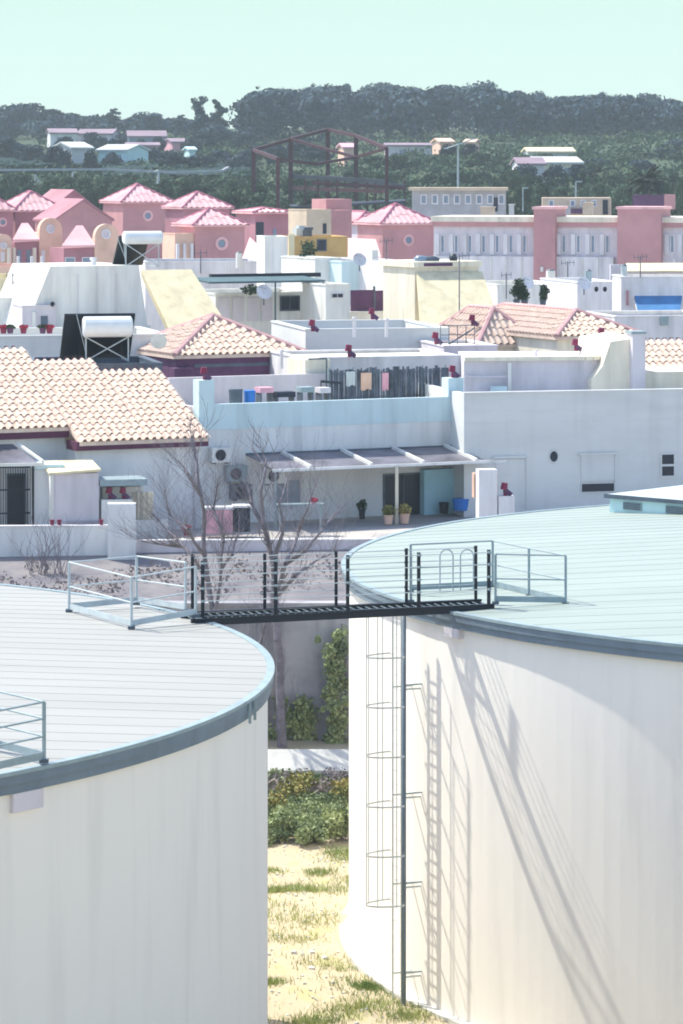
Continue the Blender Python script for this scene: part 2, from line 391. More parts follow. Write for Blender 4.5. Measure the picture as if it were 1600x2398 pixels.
# corner bracket on the left fascia
br = MB(); a = tw(LC, 590, LC[2]+.02)
for s in (-.012, .012):
    br = MB(); br.bar((LC[0]+(LC[2]+.03)*math.cos(a+s), LC[1]+(LC[2]+.03)*math.sin(a+s), ZR-.38), (LC[0]+(LC[2]+.03)*math.cos(a+s), LC[1]+(LC[2]+.03)*math.sin(a+s), ZR-.04), .05, .05); build('bracket', br, 'galv', TL)

# vent box on the right tank's roof
A = Vector((7.0, 88.4, 0)); e1 = Vector((.74, -.67, 0)); e2 = Vector((.67, .74, 0))
VB = thing('roof_vent_box', 'long low pale blue box with louvred vents on the roof of the right tank', 'vent box', (A.x+1.7, A.y-.4, 8.75))
def rb(mb, a0, a1, b0, b1, z0, z1):
    return mb.hexa([A+e1*x+e2*y+Vector((0,0,z)) for z in (z0, z1) for x, y in ((a0,b0),(a1,b0),(a1,b1),(a0,b1))])
m = MB(); rb(m, .08, 5, .08, 3.3, 8.72, 9.24); build('wall', m, 'mintwall', VB)
m = MB(); rb(m, 0, 5.1, 0, 3.4, 9.24, 9.29); build('roof', m, 'galv_light', VB)
m = MB(); rb(m, -.03, 5.13, -.03, -.003, 9.19, 9.3); rb(m, -.03, -.003, -.003, 3.4, 9.19, 9.3); build('gutter', m, 'metal_dark', VB)
for k in (.55, 1.95, 3.35):
    f = MB(); rb(f, k, k+.6, .04, .078, 8.92, 9.12); o = build('louvre', f, 'galv', VB)
    f = MB()
    for j in range(4): rb(f, k+.03, k+.57, .02, .038, 8.94+j*.045, 8.962+j*.045)
    split('slat', f, 'metal_dark', o)

# ---------------------------------------------------------------- footbridge between the tanks
ZD = 8.86
NB = [P(px, 0, 1) for px in (475, 645, 813, 979, 1145)]
pA = Vector(((475-800)/FL*Yat(1442, ZD), Yat(1442, ZD), ZD)); pB = Vector(((1145-800)/FL*Yat(1413, ZD), Yat(1413, ZD), ZD))
bd = (pB-pA).normalized(); bp = Vector((-bd.y, bd.x, 0)); WD = .78
L_ = (pB-pA).length
BR = thing('footbridge', 'dark steel footbridge with grating deck and railings joining the roofs of the two tanks', 'footbridge', ((pA+pB)/2))
for k, off in enumerate((0, WD)):
    m = MB(); m.bar(pA+bd*-.25+bp*off+Vector((0,0,-.13)), pB+bd*.12+bp*off+Vector((0,0,-.10)), .05, .145)
    m.bar(pA+bd*-.25+bp*off+Vector((0,0,-.02)), pB+bd*.12+bp*off+Vector((0,0,-.02)), .11, .018); build('beam', m, 'black_steel', BR)
m = MB(); s = 0
while s < L_+.3:
    q = pA+bd*(s-.2); m.bar(q+bp*.06+Vector((0,0,-.055)), q+bp*(WD-.06)+Vector((0,0,-.055)), .006, .015); s += .17
build('deck_grating', m, 'galv', BR)
m = MB()
for i in range(6):
    q = pA+bd*(L_*i/5); m.bar(q+bp*.04+Vector((0,0,-.16)), q+bp*(WD-.04)+Vector((0,0,-.16)), .05, .06)
split('cross_beam', m, 'black_steel', BR)
for side, off in (('near', 0), ('far', WD)):
    for i in range(5):
        u = FL and L_*i/4; q = pA+bd*u+bp*off
        m = MB(); m.bar(q+Vector((0,0,-.03)), q+Vector((0,0,1.12)), .075 if side == 'near' else .065, .06)
        o = build('post', m, 'black_steel', BR)
        m = MB()
        for z in (.3, .56, .82, 1.07): m.bar(q+bp*(-.05 if side == 'near' else .05)+bd*-.03+Vector((0,0,z)), q+bp*(-.05 if side == 'near' else .05)+bd*.03+Vector((0,0,z)), .03, .05)
        split('clamp', m, 'galv', o)
    for z in (.3, .56, .82, 1.07):
        m = MB(); d = bp*(off+(-.055 if side == 'near' else .055))+Vector((0,0,z)); m.tube(pA+d+bd*-.05, pB+d+bd*.05, .0105, n=6)
        build('rail', m, 'galv_light', BR)

def railing(label, pts, h=1.0, rails=(.5, 1.0), base=True, m='galv', pr=.028, rr=.017, group=None, open_after=()):
    T = thing('guard_rail', label, 'railing', pts[0], group)
    for p in pts:
        p = Vector(p); b = MB(); b.tube(p, p+Vector((0,0,h)), pr, n=8); o = build('post', b, m, T)
        f = MB(); f.box(p.x-.07, p.x+.07, p.y-.07, p.y+.07, p.z-.02, p.z+.035); build('foot_plate', f, 'metal_dark', o)
    for z in rails:
        b = MB()
        for i in range(len(pts)-1):
            if i in open_after: continue
            b.tube(Vector(pts[i])+Vector((0,0,z*h)), Vector(pts[i+1])+Vector((0,0,z*h)), rr, n=6)
        build('rail', b, m, T)
    if base:
        b = MB()
        for i in range(len(pts)-1):
            if i in open_after: continue
            b.bar(Vector(pts[i])+Vector((0,0,.09)), Vector(pts[i+1])+Vector((0,0,.09)), .012, .12)
        build('toe_board', b, m, T)
    return T
def rp(px, py, z=8.8): Y = Yat(py, z); return Vector(((px-800)/FL*Y, Y, z))
ne, fe = pA+bd*-.15, pA+bp*WD+bd*-.15
railing('pale skewed railing round the left end of the footbridge on the tank roof', [ne, rp(308, 1470), rp(162, 1430), rp(320, 1414), fe], 1.0, (.5, 1.0), m='galv_light', group='railings on the tank roofs')
nb, fb = pB+bd*.15, pB+bp*WD+bd*.15
railing('grey railing with arched ladder opening around the right end of the footbridge', [nb, rp(1325, 1415), rp(1239, 1396), rp(1154, 1376), rp(962, 1386), fb-bd*1.6], 1.02, (.5, 1.0), group='railings on the tank roofs', open_after=(4,))
railing('railing at the near edge of the left tank roof, cut by the picture edge', [rp(-75, 1822, 8.78), rp(103, 1783, 8.78), rp(-20, 1752, 8.78), rp(-120, 1745, 8.78)], .92, (.42, .72, 1.0), m='galv', pr=.032, group='railings on the tank roofs')

# caged ladder on the right tank
ta = R(205); Rw = RC[2]-.16
nv = Vector((math.cos(ta), math.sin(ta), 0)); tv = Vector((-nv.y, nv.x, 0))
wp = Vector((RC[0], RC[1], 0))+nv*Rw
LD = thing('caged_ladder', 'tall caged access ladder fixed to the sunlit wall of the right tank', 'ladder', wp+nv*.45+Vector((0,0,.2)))
L2 = wp+nv*.45; L1 = L2-tv*.42
ztop = 8.65
for q in (L1, L2):
    m = MB(); m.bar(q+Vector((0,0,.25)), q+Vector((0,0,ztop)), .035, .05); build('stile', m, 'ladder_paint', LD)
m = MB(); z = .5
while z < ztop-.1: m.tube(L1+Vector((0,0,z)), L2+Vector((0,0,z)), .013, n=6); z += .29
split('rung', m, 'ladder_paint', LD)
for z in (.8, 2.7, 4.6, 6.9):
    m = MB()
    for q in (L1, L2): m.bar(q+Vector((0,0,z)), q-nv*.46+Vector((0,0,z)), .03, .04)
    split('wall_bracket', m, 'ladder_paint', LD)
mid = (L1+L2)/2
def hoop(t): return mid+tv*(.36*math.cos(t))+nv*(.72*math.sin(t) if math.sin(t) > 0 else 0)
angs = [math.pi*i/14 for i in range(15)]
for z in (2.35, 3.4, 4.45, 5.5, 6.55, 7.6, 8.5):
    m = MB(); pts = [L2+Vector((0,0,z))]+[hoop(t)+Vector((0,0,z)) for t in angs]+[L1+Vector((0,0,z))]
    for i in range(len(pts)-1): m.bar(pts[i], pts[i+1], .010, .035)
    build('hoop', m, 'ladder_paint', LD)
for t in (.25, .9, 1.57, 2.24, 2.9):
    m = MB(); q = hoop(t)*1.0; m.bar(q+Vector((0,0,2.33)), q+Vector((0,0,8.55)), .022, .012); build('cage_bar', m, 'ladder_paint', LD)
# arched hand holds above the ladder
for k, dx in enumerate((0, 1)):
    m = MB(); c = rp(1046 if k == 0 else 1094, 1384); w = .15
    pts = [c+bd*-w, c+bd*-w+Vector((0,0,.75))]+[c+bd*(-w*math.cos(t))+Vector((0,0,.75+w*math.sin(t))) for t in [math.pi*i/8 for i in range(1, 8)]]+[c+bd*w+Vector((0,0,.75)), c+bd*w]
    m.poly(pts, .014)
    solo('hand_hold', 'arched grey tube hand hold on the right tank roof, '+('left' if k == 0 else 'right')+' one of two', 'hand hold', m, 'galv', 'arched hand holds')
# pipe beside the ladder
pq = L2+tv*.06-nv*.03
DP = thing('drain_pipe', 'slim dark blue-grey standpipe running full height beside the caged ladder', 'pipe', pq+Vector((0,0,.1)))
m = MB(); m.tube(pq+Vector((0,0,.1)), pq+Vector((0,0,8.72)), .048, n=10); build('pipe', m, 'tank_band', DP, True)
for z in (.9, 2.8, 4.7, 7.0):
    m = MB(); m.bar(pq+Vector((0,0,z)), pq-nv*.45+tv*.0+Vector((0,0,z)), .03, .03); build('bracket', m, 'galv', DP)

# ---------------------------------------------------------------- retaining wall, kerb, bank
fr = Fr(620, 99.5, 0)
RW = thing('retaining_wall', 'stained grey concrete retaining wall between the two tanks, in shade', 'wall', fr.W(0, .3, .6))
m = MB(); fr.bu(m, -60, 60, 0, .45, -.5, 4.85); build('wall', m, 'concrete', RW)
m = MB(); fr.bu(m, -60, 60, -.06, .5, 4.85, 4.95); build('coping', m, 'concrete', RW)
m = MB(); x = -24
while x < 24: fr.bu(m, x, x+.3, -.12, 0, -.5, 4.85); x += 3.4
split('pilaster', m, 'concrete', RW)
m = MB(); m.hexa([fr.W(-24,-3.2,.1), fr.W(24,-3.2,.1), fr.W(24,-2.4,.1), fr.W(-24,-2.4,.1), fr.W(-24,-3.2,.52), fr.W(24,-3.2,.52), fr.W(24,-2.4,1.0), fr.W(-24,-2.4,1.0)])
solo('kerb', 'low bright white kerb at the foot of the grey retaining wall', 'kerb', m, 'concrete_light')
# yard walls above the bank
fr = Fr(-60, 105.4, 3)
YW = thing('yard_wall', 'pale blue-grey yard wall above the bank behind the left tank', 'wall', fr.W(3, .1, 5))
m = MB(); fr.bu(m, 0, fr.u(252), 0, .2, 4.8, 6.55); build('wall', m, 'palewall', YW)
m = MB(); fr.bu(m, 0, fr.u(252), -.03, .23, 6.55, 6.61); build('coping', m, 'white2', YW)
fr2 = Fr(252, 105.2, 3)
m = MB(); fr2.b(m, 252, 318, 1180, 1370, -.1, .4); solo('gate_pillar', 'tall plain grey pillar in the yard wall under two red chimney cowls', 'pillar', m, 'palewall')
fr3 = Fr(318, 105.9, 3)
YL = thing('yard_wall', 'long low lavender-grey wall under the yards behind the bare trees', 'wall', fr3.W(6, .1, 4.9))
m = MB(); fr3.bu(m, 0, 16, 0, .25, 4.7, 6.05); build('wall', m, 'lavender', YL)
m = MB(); fr3.bu(m, 0, 16, -.03, .28, 6.05, 6.1); build('coping', m, 'white2', YL)

# ---------------------------------------------------------------- leaves and plants
def leaves(centres, spread, n, size, orient=0.):
    centres = np.array(centres, float); spread = np.array(spread, float)
    k = rng.integers(0, len(centres), n); d = rng.normal(size=(n, 3)); d /= np.linalg.norm(d, axis=1)[:, None]
    rr = rng.random(n)**(.22 if orient else .45)
    c = centres[k]+d*rr[:, None]*spread[k]
    if orient:                                        # leaf faces lie roughly along the surface of their clump
        nr = d+rng.normal(size=(n, 3))*orient; a = np.cross(nr, rng.normal(size=(n, 3))); b = np.cross(nr, a)
    else:
        a = rng.normal(size=(n, 3)); b = np.cross(a, rng.normal(size=(n, 3)))
    a /= np.linalg.norm(a, axis=1)[:, None]; b = b; b /= np.linalg.norm(b, axis=1)[:, None]
    s = size*(.55+.9*rng.random(n))[:, None]
    V = np.stack([c-a*s*.5, c+b*s*.32, c+a*s*.5, c-b*s*.32], 1).reshape(-1, 3)
    return V, np.arange(n*4).reshape(-1, 4)
def tree_proto(name, h, w, trunk_h, ncl, nl, size, leaf, shape='round', bark='bark_far', seed=1):
    """built round the origin: trunk with limbs, crown of leaf clumps"""
    rs = random.Random(seed); T = thing(name, 'x', 'tree', (0, 0, 0)); tr = MB(); cs = []; sp = []
    top = Vector((rs.uniform(-.1, .1)*w, 0, h*.8)); r0 = max(.12, h*.02)
    tr.tube((0,0,-.4), (0,0,trunk_h), r0, r0*.75, 7); tr.tube((0,0,trunk_h), top, r0*.75, r0*.2, 6)
    for i in range(ncl):
        if shape == 'round':
            a = rs.uniform(0, 6.283); f = rs.random()**.5; zz = rs.uniform(0, 1)
            rad = w/2*.78*f*math.sqrt(max(.05, 1-(zz*1.7-.75)**2)); c = Vector((math.cos(a)*rad, math.sin(a)*rad, trunk_h*.8+(h-trunk_h)*(.12+.75*zz))); s = w*rs.uniform(.13, .22)
        elif shape == 'tall':
            a = rs.uniform(0, 6.283); zz = (i+.5)/ncl; rad = w/2*rs.uniform(.1, 1.0)*(1-.5*zz); c = Vector((math.cos(a)*rad, math.sin(a)*rad, trunk_h*.7+(h-trunk_h)*zz*.95)); s = w*rs.uniform(.07, .19)
        elif shape == 'umbrella':
            a = rs.uniform(0, 6.283); f = rs.random()**.5; rad = w/2*.85*f; c = Vector((math.cos(a)*rad, math.sin(a)*rad, h*(.92-.18*f*f)+rs.uniform(-.05, .03)*h)); s = w*rs.uniform(.1, .17)
        cs.append(c); sp.append((s, s, s*.75))
        if i % 2 == 0:
            q = Vector((0, 0, trunk_h*.7)).lerp(top, rs.uniform(.1, .7)); tr.tube(q, c, r0*.3, r0*.08, 4, False)
    build('trunk', tr, bark, T)
    V, F_ = leaves(cs, sp, nl, size, .45); cm = MB(); cm.arr(V, F_); build('crown', cm, leaf, T)
    return T
# bare trees in front of the wall
def limb(mb, pts, r0, r1, rs, twigs=7, tl=1.0):
    n = len(pts)
    for i in range(n-1):
        a = r0+(r1-r0)*i/(n-1); b = r0+(r1-r0)*(i+1)/(n-1); p, q = pts[i], pts[i+1]
        md = (p+q)/2+Vector((rs.uniform(-.05, .05), rs.uniform(-.05, .05), 0)); mb.tube(p, md, a, (a+b)/2, 6, False); mb.tube(md, q, (a+b)/2, b, 6, False)
    for _ in range(twigs):
        i = rs.randrange(n-1); p = pts[i].lerp(pts[i+1], rs.random()); d = (pts[i+1]-pts[i]).normalized()
        twig(mb, p, (d+Vector((rs.uniform(-.9, .9), rs.uniform(-.9, .9), rs.uniform(0, .5)))).normalized(), tl*rs.uniform(.5, 1.1), max(.007, r1*.7), rs, 2)
def twig(mb, p, d, L, r, rs, depth):
    q = p
    for k in range(3):
        nq = q+d*L/3; mb.tube(q, nq, r*(1-k*.2), r*(.8-k*.2), 4, False)
        if depth > 0 and rs.random() < .8:
            dd = (d+Vector((rs.uniform(-.8, .8), rs.uniform(-.8, .8), rs.uniform(-.1, .5)))).normalized(); twig(mb, nq, dd, L*.6, r*.6, rs, depth-1)
        d = (d+Vector((rs.uniform(-.25, .25), rs.uniform(-.25, .25), rs.uniform(0, .25)))).normalized(); q = nq
def bare_tree(label, Y, trunk, branches, r, seed):
    rs = random.Random(seed); tp = [P(x, y, Y+rs.uniform(-.3, .3)) for x, y in trunk]; tp[0].z = ground_z(0, Y)-.1
    T = thing('bare_tree', label, 'tree', tp[0], 'leafless trees')
    m = MB(); limb(m, tp, r, r*.22, rs, 20, 1.1); build('trunk', m, 'bark', T, True)
    for b in branches:
        m = MB(); bp_ = [P(x, y, Y+rs.uniform(-.9, .9)*min(1, i)) for i, (x, y) in enumerate(b)]; limb(m, bp_, r*.5, .012, rs, 32, 1.15); build('branch', m, 'bark', T, True)
bare_tree('leafless tree with leaning trunk seen below and above the middle of the footbridge', 98.3,
          [(662,1790),(656,1600),(650,1500),(643,1395),(640,1320),(617,1230),(611,1150),(625,1075)],
          [[(590,1620),(604,1530),(620,1465),(642,1398)],[(643,1395),(668,1320),(700,1245),(722,1190),(748,1110)],[(668,1320),(715,1290),(760,1235),(800,1185)],[(640,1330),(662,1250),(655,1180),(672,1120)],[(617,1230),(590,1180),(570,1120)],[(643,1400),(690,1350),(745,1310),(790,1290)]], .15, 3)
bare_tree('leafless tree with spreading grey branches left of the footbridge posts', 98.8,
          [(512,1800),(508,1560),(503,1440),(488,1370),(480,1310),(478,1240),(471,1160),(462,1085),(455,1050)],
          [[(486,1360),(450,1300),(425,1275),(390,1240),(340,1190)],[(430,1280),(385,1276),(330,1268)],[(478,1300),(440,1240),(398,1205),(385,1150)],[(503,1440),(518,1340),(524,1270),(520,1200)],[(520,1330),(545,1300),(560,1245)],[(471,1160),(440,1110),(420,1080)],[(524,1270),(500,1190),(510,1120)]], .12, 5)
rs = random.Random(11)
for k, (px, lab) in enumerate(((75, 'thin leafless sapling against the yard wall, leftmost of the three'), (112, 'thin leafless sapling against the yard wall, middle of the three'), (146, 'thin leafless sapling against the yard wall, nearest the tank railing'))):
    b = P(px, 1395, 103.5); T = thing('sapling', lab, 'shrub', b, 'leafless saplings by the yard wall')
    m = MB()
    for j in range(6): twig(m, b+Vector((rs.uniform(-.15, .15), 0, 0)), Vector((rs.uniform(-.25, .25), rs.uniform(-.1, .1), 1)).normalized(), rs.uniform(1.1, 1.7), .02, rs, 2)
    build('stems', m, 'bark', T)
# dry brush on the bank
V, F_ = leaves([(x, rs.uniform(101.2, 104.5), 0) for x in np.arange(-13, 6, .35)], [(.5, .6, .28)]*len(np.arange(-13, 6, .35)), 2200, .12)
cen = V.reshape(-1, 4, 3).mean(1); dz = np.array([ground_z(0, y)+.12 for y in cen[:, 1]]); V = (V.reshape(-1, 4, 3)+np.stack([0*dz, 0*dz, dz], 1)[:, None, :]).reshape(-1, 3)
m = MB(); m.arr(V, F_); solo('dry_brush', 'dry brown brush covering the earth bank above the retaining wall', 'brush', m, 'dry', kind='stuff')
# bramble cover at the wall's foot
def gz(V, add=0.0):
    cen = V.reshape(-1, 4, 3).mean(1); dz = np.array([ground_z(0, y)+add for y in cen[:, 1]])
    return (V.reshape(-1, 4, 3)+np.stack([0*dz, 0*dz, dz], 1)[:, None, :]).reshape(-1, 3)
cs = [(rs.uniform(-9, 2.5), rs.uniform(88.3, 95.9), rs.uniform(.02, .22)) for _ in range(270)]
V, F_ = leaves(cs, [(rs.uniform(.3, .75),)*2+(rs.uniform(.12, .3),) for _ in cs], 70000, .10)
m = MB(); m.arr(gz(V), F_); solo('brambles', 'tangled green brambles filling the gap between the tanks at the wall foot', 'brambles', m, 'leaf_near', kind='stuff')
V, F_ = leaves([(rs.uniform(-6, 2), rs.uniform(93, 96.0), rs.uniform(.1, .35)) for _ in range(40)], [(.45, .45, .3)]*40, 9000, .09); m = MB(); m.arr(gz(V), F_); solo('dry_stalks', 'greyish dry stalks mixed into the brambles under the white kerb', 'stalks', m, 'dry', kind='stuff')
cs = [(rs.uniform(-6, 2), rs.uniform(90, 94), rs.uniform(.3, .6)) for _ in range(26)]
V, F_ = leaves(cs, [(.5, .5, .25)]*26, 5200, .14)
m = MB(); m.arr(gz(V), F_); solo('weeds', 'yellow-green flowering weeds across the brambles', 'weeds', m, 'leaf_olive', kind='stuff')
for k, (x, y, w, h, lab) in enumerate(((-1.7, 87.6, 1.0, 1.0, 'rounded dark green bush at the front left edge of the brambles'), (-.75, 87.2, .9, .75, 'low dark green bush in the middle of the bramble edge'), (.1, 87.8, 1.1, 1.15, 'dark green bush touching the sunlit tank wall'), (-2.9, 88.2, 1.2, 1.2, 'dark green bush half hidden behind the shaded tank'))):
    T = thing('bush', lab, 'bush', (x, y, ground_z(x, y)), 'bushes between the tanks')
    cl = [(x+rs.uniform(-w, w)*.5, y+rs.uniform(-w, w)*.45, ground_z(x, y)+h*rs.uniform(.2, .8)) for _ in range(11)]
    V, F_ = leaves(cl, [(w*.28, w*.28, h*.24)]*11, 2400, .11); m = MB(); m.arr(V, F_); build('foliage', m, 'leaf_near', T)
    m = MB()
    for c in cl[:6]: m.tube((x, y, ground_z(x, y)-.05), c, .025, .01, 4)
    build('stems', m, 'bark', T)
# ivy climbing where wall meets the right tank
T = thing('climbing_shrub', 'tall ragged green climbing shrub beside the left edge of the sunlit tank', 'shrub', (.35, 98.9, .9), None)
cl = [((rs.gauss(786 if py > 1560 else 795, 15)-800)/FL*99.2, 98.9+rs.uniform(-.3, .2), ZC-(py-YH)/FL*99.2) for py in [1482+i*9.5 for i in range(30)] for _ in range(2)]
V, F_ = leaves(cl, [(q_, q_, q_*1.2) for q_ in [rs.uniform(.06, .3) for _ in cl]], 4200, .12); m = MB(); m.arr(V, F_); build('foliage', m, 'leaf_near', T)
m = MB(); m.poly([Vector((.3, 98.9, .85)), Vector((.15, 99.0, 2.2)), Vector((.1, 98.9, 3.6)), Vector((.0, 99.0, 4.4))], .035); build('stems', m, 'bark', T)
cs = [((rs.uniform(640, 740)-800)/FL*99.4, 99.3, ZC-(rs.uniform(1640, 1740)-YH)/FL*99.3) for _ in range(26)]
V, F_ = leaves(cs, [(.28, .15, .28)]*26, 1900, .12); m = MB(); m.arr(V, F_); solo('ivy', 'thin patch of green ivy growing up the foot of the grey retaining wall', 'ivy', m, 'leaf_near')
m = MB(); r4 = random.Random(8)
for _ in range(900):
    x, y = r4.uniform(-3.4, 1.9), r4.uniform(64, 88)
    if math.hypot(x-RC[0], y-RC[1]) < RC[2]+.1: continue
    s_ = r4.uniform(.012, .05)*(2.2 if r4.random() < .06 else 1); z = ground_z(x, y)+.05*math.sin(x*1.7+y*.9)+.04*math.sin(y*2.1-x); a_ = r4.uniform(0, 3); k = len(m.v)
    for zz, f_ in ((-.3, 1), (.55, .75)):
        for i in range(5): t = a_+i*1.2566; m.v.append((x+math.cos(t)*s_*f_*r4.uniform(.8, 1.2), y+math.sin(t)*s_*f_, z+s_*zz))
    m.f += [(k+i, k+(i+1) % 5, k+5+(i+1) % 5, k+5+i) for i in range(5)]+[tuple(range(k+5, k+10))]
solo('stones', 'small pale stones and clods strewn over the sandy ground between the tanks', 'stones', m, 'concrete_light', kind='stuff')
# grass tufts on the sandy gap
def tufts(n, name, lab, mname, seed, dens):
    r2 = np.random.default_rng(seed); m = MB(); vs = []
    cc = [(r2.uniform(-3.2, 2.2), r2.uniform(66, 87)) for _ in range(dens)]
    for x, y in cc:
        s = r2.uniform(.15, .7)
        for _ in range(n):
            a = r2.normal(0, s); b = r2.normal(0, s*.8); px, py = x+a, y+b
            if math.hypot(px-RC[0], py-RC[1]) < RC[2]+.05: continue
            h = r2.uniform(.05, .17); t = r2.uniform(0, 6.28); w = .012; z = ground_z(px, py)-.01+.05*math.sin(px*1.7+py*.9)+.04*math.sin(py*2.1-px)
            dx, dy = math.cos(t)*w, math.sin(t)*w; lx, ly = r2.normal(0, .05), r2.normal(0, .05)
            vs += [(px-dx, py-dy, z), (px+dx, py+dy, z), (px+lx, py+ly, z+h)]
    m.v = vs; m.f = [(3*i, 3*i+1, 3*i+2) for i in range(len(vs)//3)]
    solo(name, lab, 'grass', m, mname, kind='stuff')
tufts(420, 'grass', 'patches of short yellow-green grass on the sandy ground between the tanks', 'grass', 3, 42)
tufts(420, 'green_grass', 'fresh green weeds near the brambles and at the foot of the ladder', 'leaf_near', 9, 8)
# ================================================================ front row of houses
# ---- F1: tiled house at left
f1 = Fr(187, 108.5, 25); SL = math.tan(R(24)); ZE = 8.98
uR = f1.u(488); H1 = thing('tiled_house', 'white house with big pale clay-tiled roof and dark maroon eaves at the left', 'house', f1.W(0, 2, 6), 'houses on the edge of the town')
uA = f1.u(-70); _, vA = f1.solve(ZE, SL, 187, 1000)
_, v3 = f1.solve(ZE, SL, 370, 866); u2, v2 = f1.solve(ZE, SL, 205, 843); u1_, v1_ = f1.solve(ZE, SL, 57, 817); u3, _ = f1.solve(ZE, SL, 255, 866)
cs_, sn_ = math.cos(math.atan(SL)), math.sin(math.atan(SL))
E_ = f1.W(1,0,0)-f1.W(0,0,0); S_ = (f1.W(0,1,SL)-f1.W(0,0,0)).normalized()
cols = []; u = uA
while u < uR:
    lo = vA if u < 0 else 0; hi = v1_ if u < u1_ else (v2 if u < u2 else v3)
    cols.append((u+.135, lo/cs_, hi/cs_)); u += .27
m = MB(); tile_plane(m, f1.W(0,0,ZE+.01), E_, S_, cols, .27, .40, .085); rf = build('roof', m, 'tile', H1)
def plane_block(mb, fr, u0, u1, v0, v1, z0, sl, th):
    mb.hexa([fr.W(u0,v0,z0+sl*v0-th), fr.W(u1,v0,z0+sl*v0-th), fr.W(u1,v1,z0+sl*v1-th), fr.W(u0,v1,z0+sl*v1-th), fr.W(u0,v0,z0+sl*v0), fr.W(u1,v0,z0+sl*v0), fr.W(u1,v1,z0+sl*v1), fr.W(u0,v1,z0+sl*v1)])
m = MB(); plane_block(m, f1, uA, u1_, vA+.02, v1_, ZE, SL, .12); plane_block(m, f1, u1_+.001, 0, vA+.02, v2, ZE, SL, .12); plane_block(m, f1, .001, u2, .02, v2, ZE, SL, .12); plane_block(m, f1, u2+.001, uR, .02, v3, ZE, SL, .12)
# back slope going down again
for a, b, v in ((uA, u1_-.01, v1_), (u1_, u2-.01, v2), (u2, uR, v3)):
    z = ZE+SL*v; m.hexa([f1.W(a,v,z-.14), f1.W(b,v,z-.14), f1.W(b,v+3,z-1.4), f1.W(a,v+3,z-1.4), f1.W(a,v,z-.01), f1.W(b,v,z-.01), f1.W(b,v+3,z-1.27), f1.W(a,v+3,z-1.27)])
build('roof_deck', m, 'tile', rf)
m = MB()   # ridge caps with dark open ends between them
for a, b, v in ((uA, u1_, v1_), (u1_, u2, v2), (u2, uR, v3)):
    k = int((b-a)/.27)
    for j in range(k):
        c = f1.W(a+(j+.5)*.27, v+.05, ZE+SL*v+.015); m.box(c.x-.055, c.x+.055, c.y-.03, c.y+.03, c.z-.03, c.z+.10)
build('ridge_end', m, 'tile_end', rf)
m = MB(); f1.bu(m, uA, 0, vA+.03, vA+.13, ZE+SL*vA-.33, ZE+SL*vA-.0); f1.bu(m, 0, uR+.02, .03, .13, ZE-.27, ZE+.0); f1.bu(m, -.1, 0, .03, vA+.03, ZE-.27, ZE+.02)
build('fascia', m, 'tile_end', H1)
m = MB(); f1.bu(m, uA, -.02, vA+.35, v3+2, 5.8, ZE+SL*vA-.2); f1.bu(m, -.02, uR-.1, .35, v3+2.0, 5.8, ZE-.12); build('wall', m, 'palewall', H1)
m = MB(); b0 = [f1.W(uR-.14, .35, 0), f1.W(uR-.14, v3+2, 0)]
for uu in (uR-.12,):
    m.add([f1.W(uu,.35,ZE-.12), f1.W(uu,v3+2,ZE-.12), f1.W(uu,v3+2,ZE-.12+.2), f1.W(uu,v3,ZE+SL*v3-.16), f1.W(uu,.35,ZE+.02),
           f1.W(uu+.04,.35,ZE-.12), f1.W(uu+.04,v3+2,ZE-.12), f1.W(uu+.04,v3+2,ZE-.12+.2), f1.W(uu+.04,v3,ZE+SL*v3-.16), f1.W(uu+.04,.35,ZE+.02)],
          [(0,1,2,3,4),(9,8,7,6,5),(0,4,9,5),(4,3,8,9),(3,2,7,8)])
build('gable', m, 'white', H1)
m = MB(); q = f1.W(uR-.35, .28, 6); m.tube(q, q+Vector((0,0,2.7)), .045, n=8); build('downpipe', m, 'lavender', H1)
def wbox(T, name, fr, px0, px1, pt, pb, v0, v1, m_, parent=None):
    m = MB(); fr.b(m, px0, px1, pt, pb, v0, v1); return build(name, m, m_, parent or T)
# yard things in front of F1
g1 = Fr(-40, 106.6, 12)
T = thing('pergola', 'small plastic-roofed pergola with one white rafter at the left edge', 'pergola', g1.W(1, 1, 6))
m = MB(); z = g1.z(40, 1085); zb_ = z+.45
m.hexa([g1.W(0,0,z), g1.W(g1.u(88),0,z), g1.W(g1.u(88)-.6,1.8,zb_), g1.W(-.6,1.8,zb_), g1.W(0,0,z+.02), g1.W(g1.u(88),0,z+.02), g1.W(g1.u(88)-.6,1.8,zb_+.02), g1.W(-.6,1.8,zb_+.02)]); build('roof_sheet', m, 'plastic', T)
m = MB(); q = g1.W(g1.u(100), -.04, z+.05); m.bar(q, g1.W(g1.u(100)-.65, 1.8, zb_+.07), .08, .08); build('rafter', m, 'white', T)
m = MB(); m.bar(g1.W(-.1,-.05,z-.04), g1.W(g1.u(103),-.05,z-.04), .08, .1); build('front_beam', m, 'white', T)
m = MB(); q = g1.W(g1.u(77), -.05, 5.9); m.tube(q, dotpipe(q, z-.09), .04); build('post', m, 'black_steel', T)
T = thing('iron_gate', 'tall black iron gate with vertical bars below the small pergola', 'gate', g1.W(.6, .15, 5.9))
m = MB(); u0, u1 = g1.u(-20), g1.u(72); zt = g1.z(30, 1095)
for k in range(17): uu = u0+(u1-u0)*k/16; m.bar(g1.W(uu, .15, 5.9), g1.W(uu, .15, zt), .022, .022)
build('bars', m, 'black_steel', T)
m = MB()
for zz in (5.95, 6.85, 7.6, zt): m.bar(g1.W(u0,.15,zz), g1.W(u1,.15,zz), .04, .05)
build('frame', m, 'black_steel', T)
T = thing('back_door', 'dark door standing open behind the black iron gate', 'door', g1.W(g1.u(38), 1.3, 6)); wbox(T, 'door_leaf', g1, 20, 56, 1115, 1243, 1.2, 1.3, 'navy'); wbox(T, 'frame', g1, 16, 60, 1109, 1243, 1.31, 1.36, 'metal_dark')
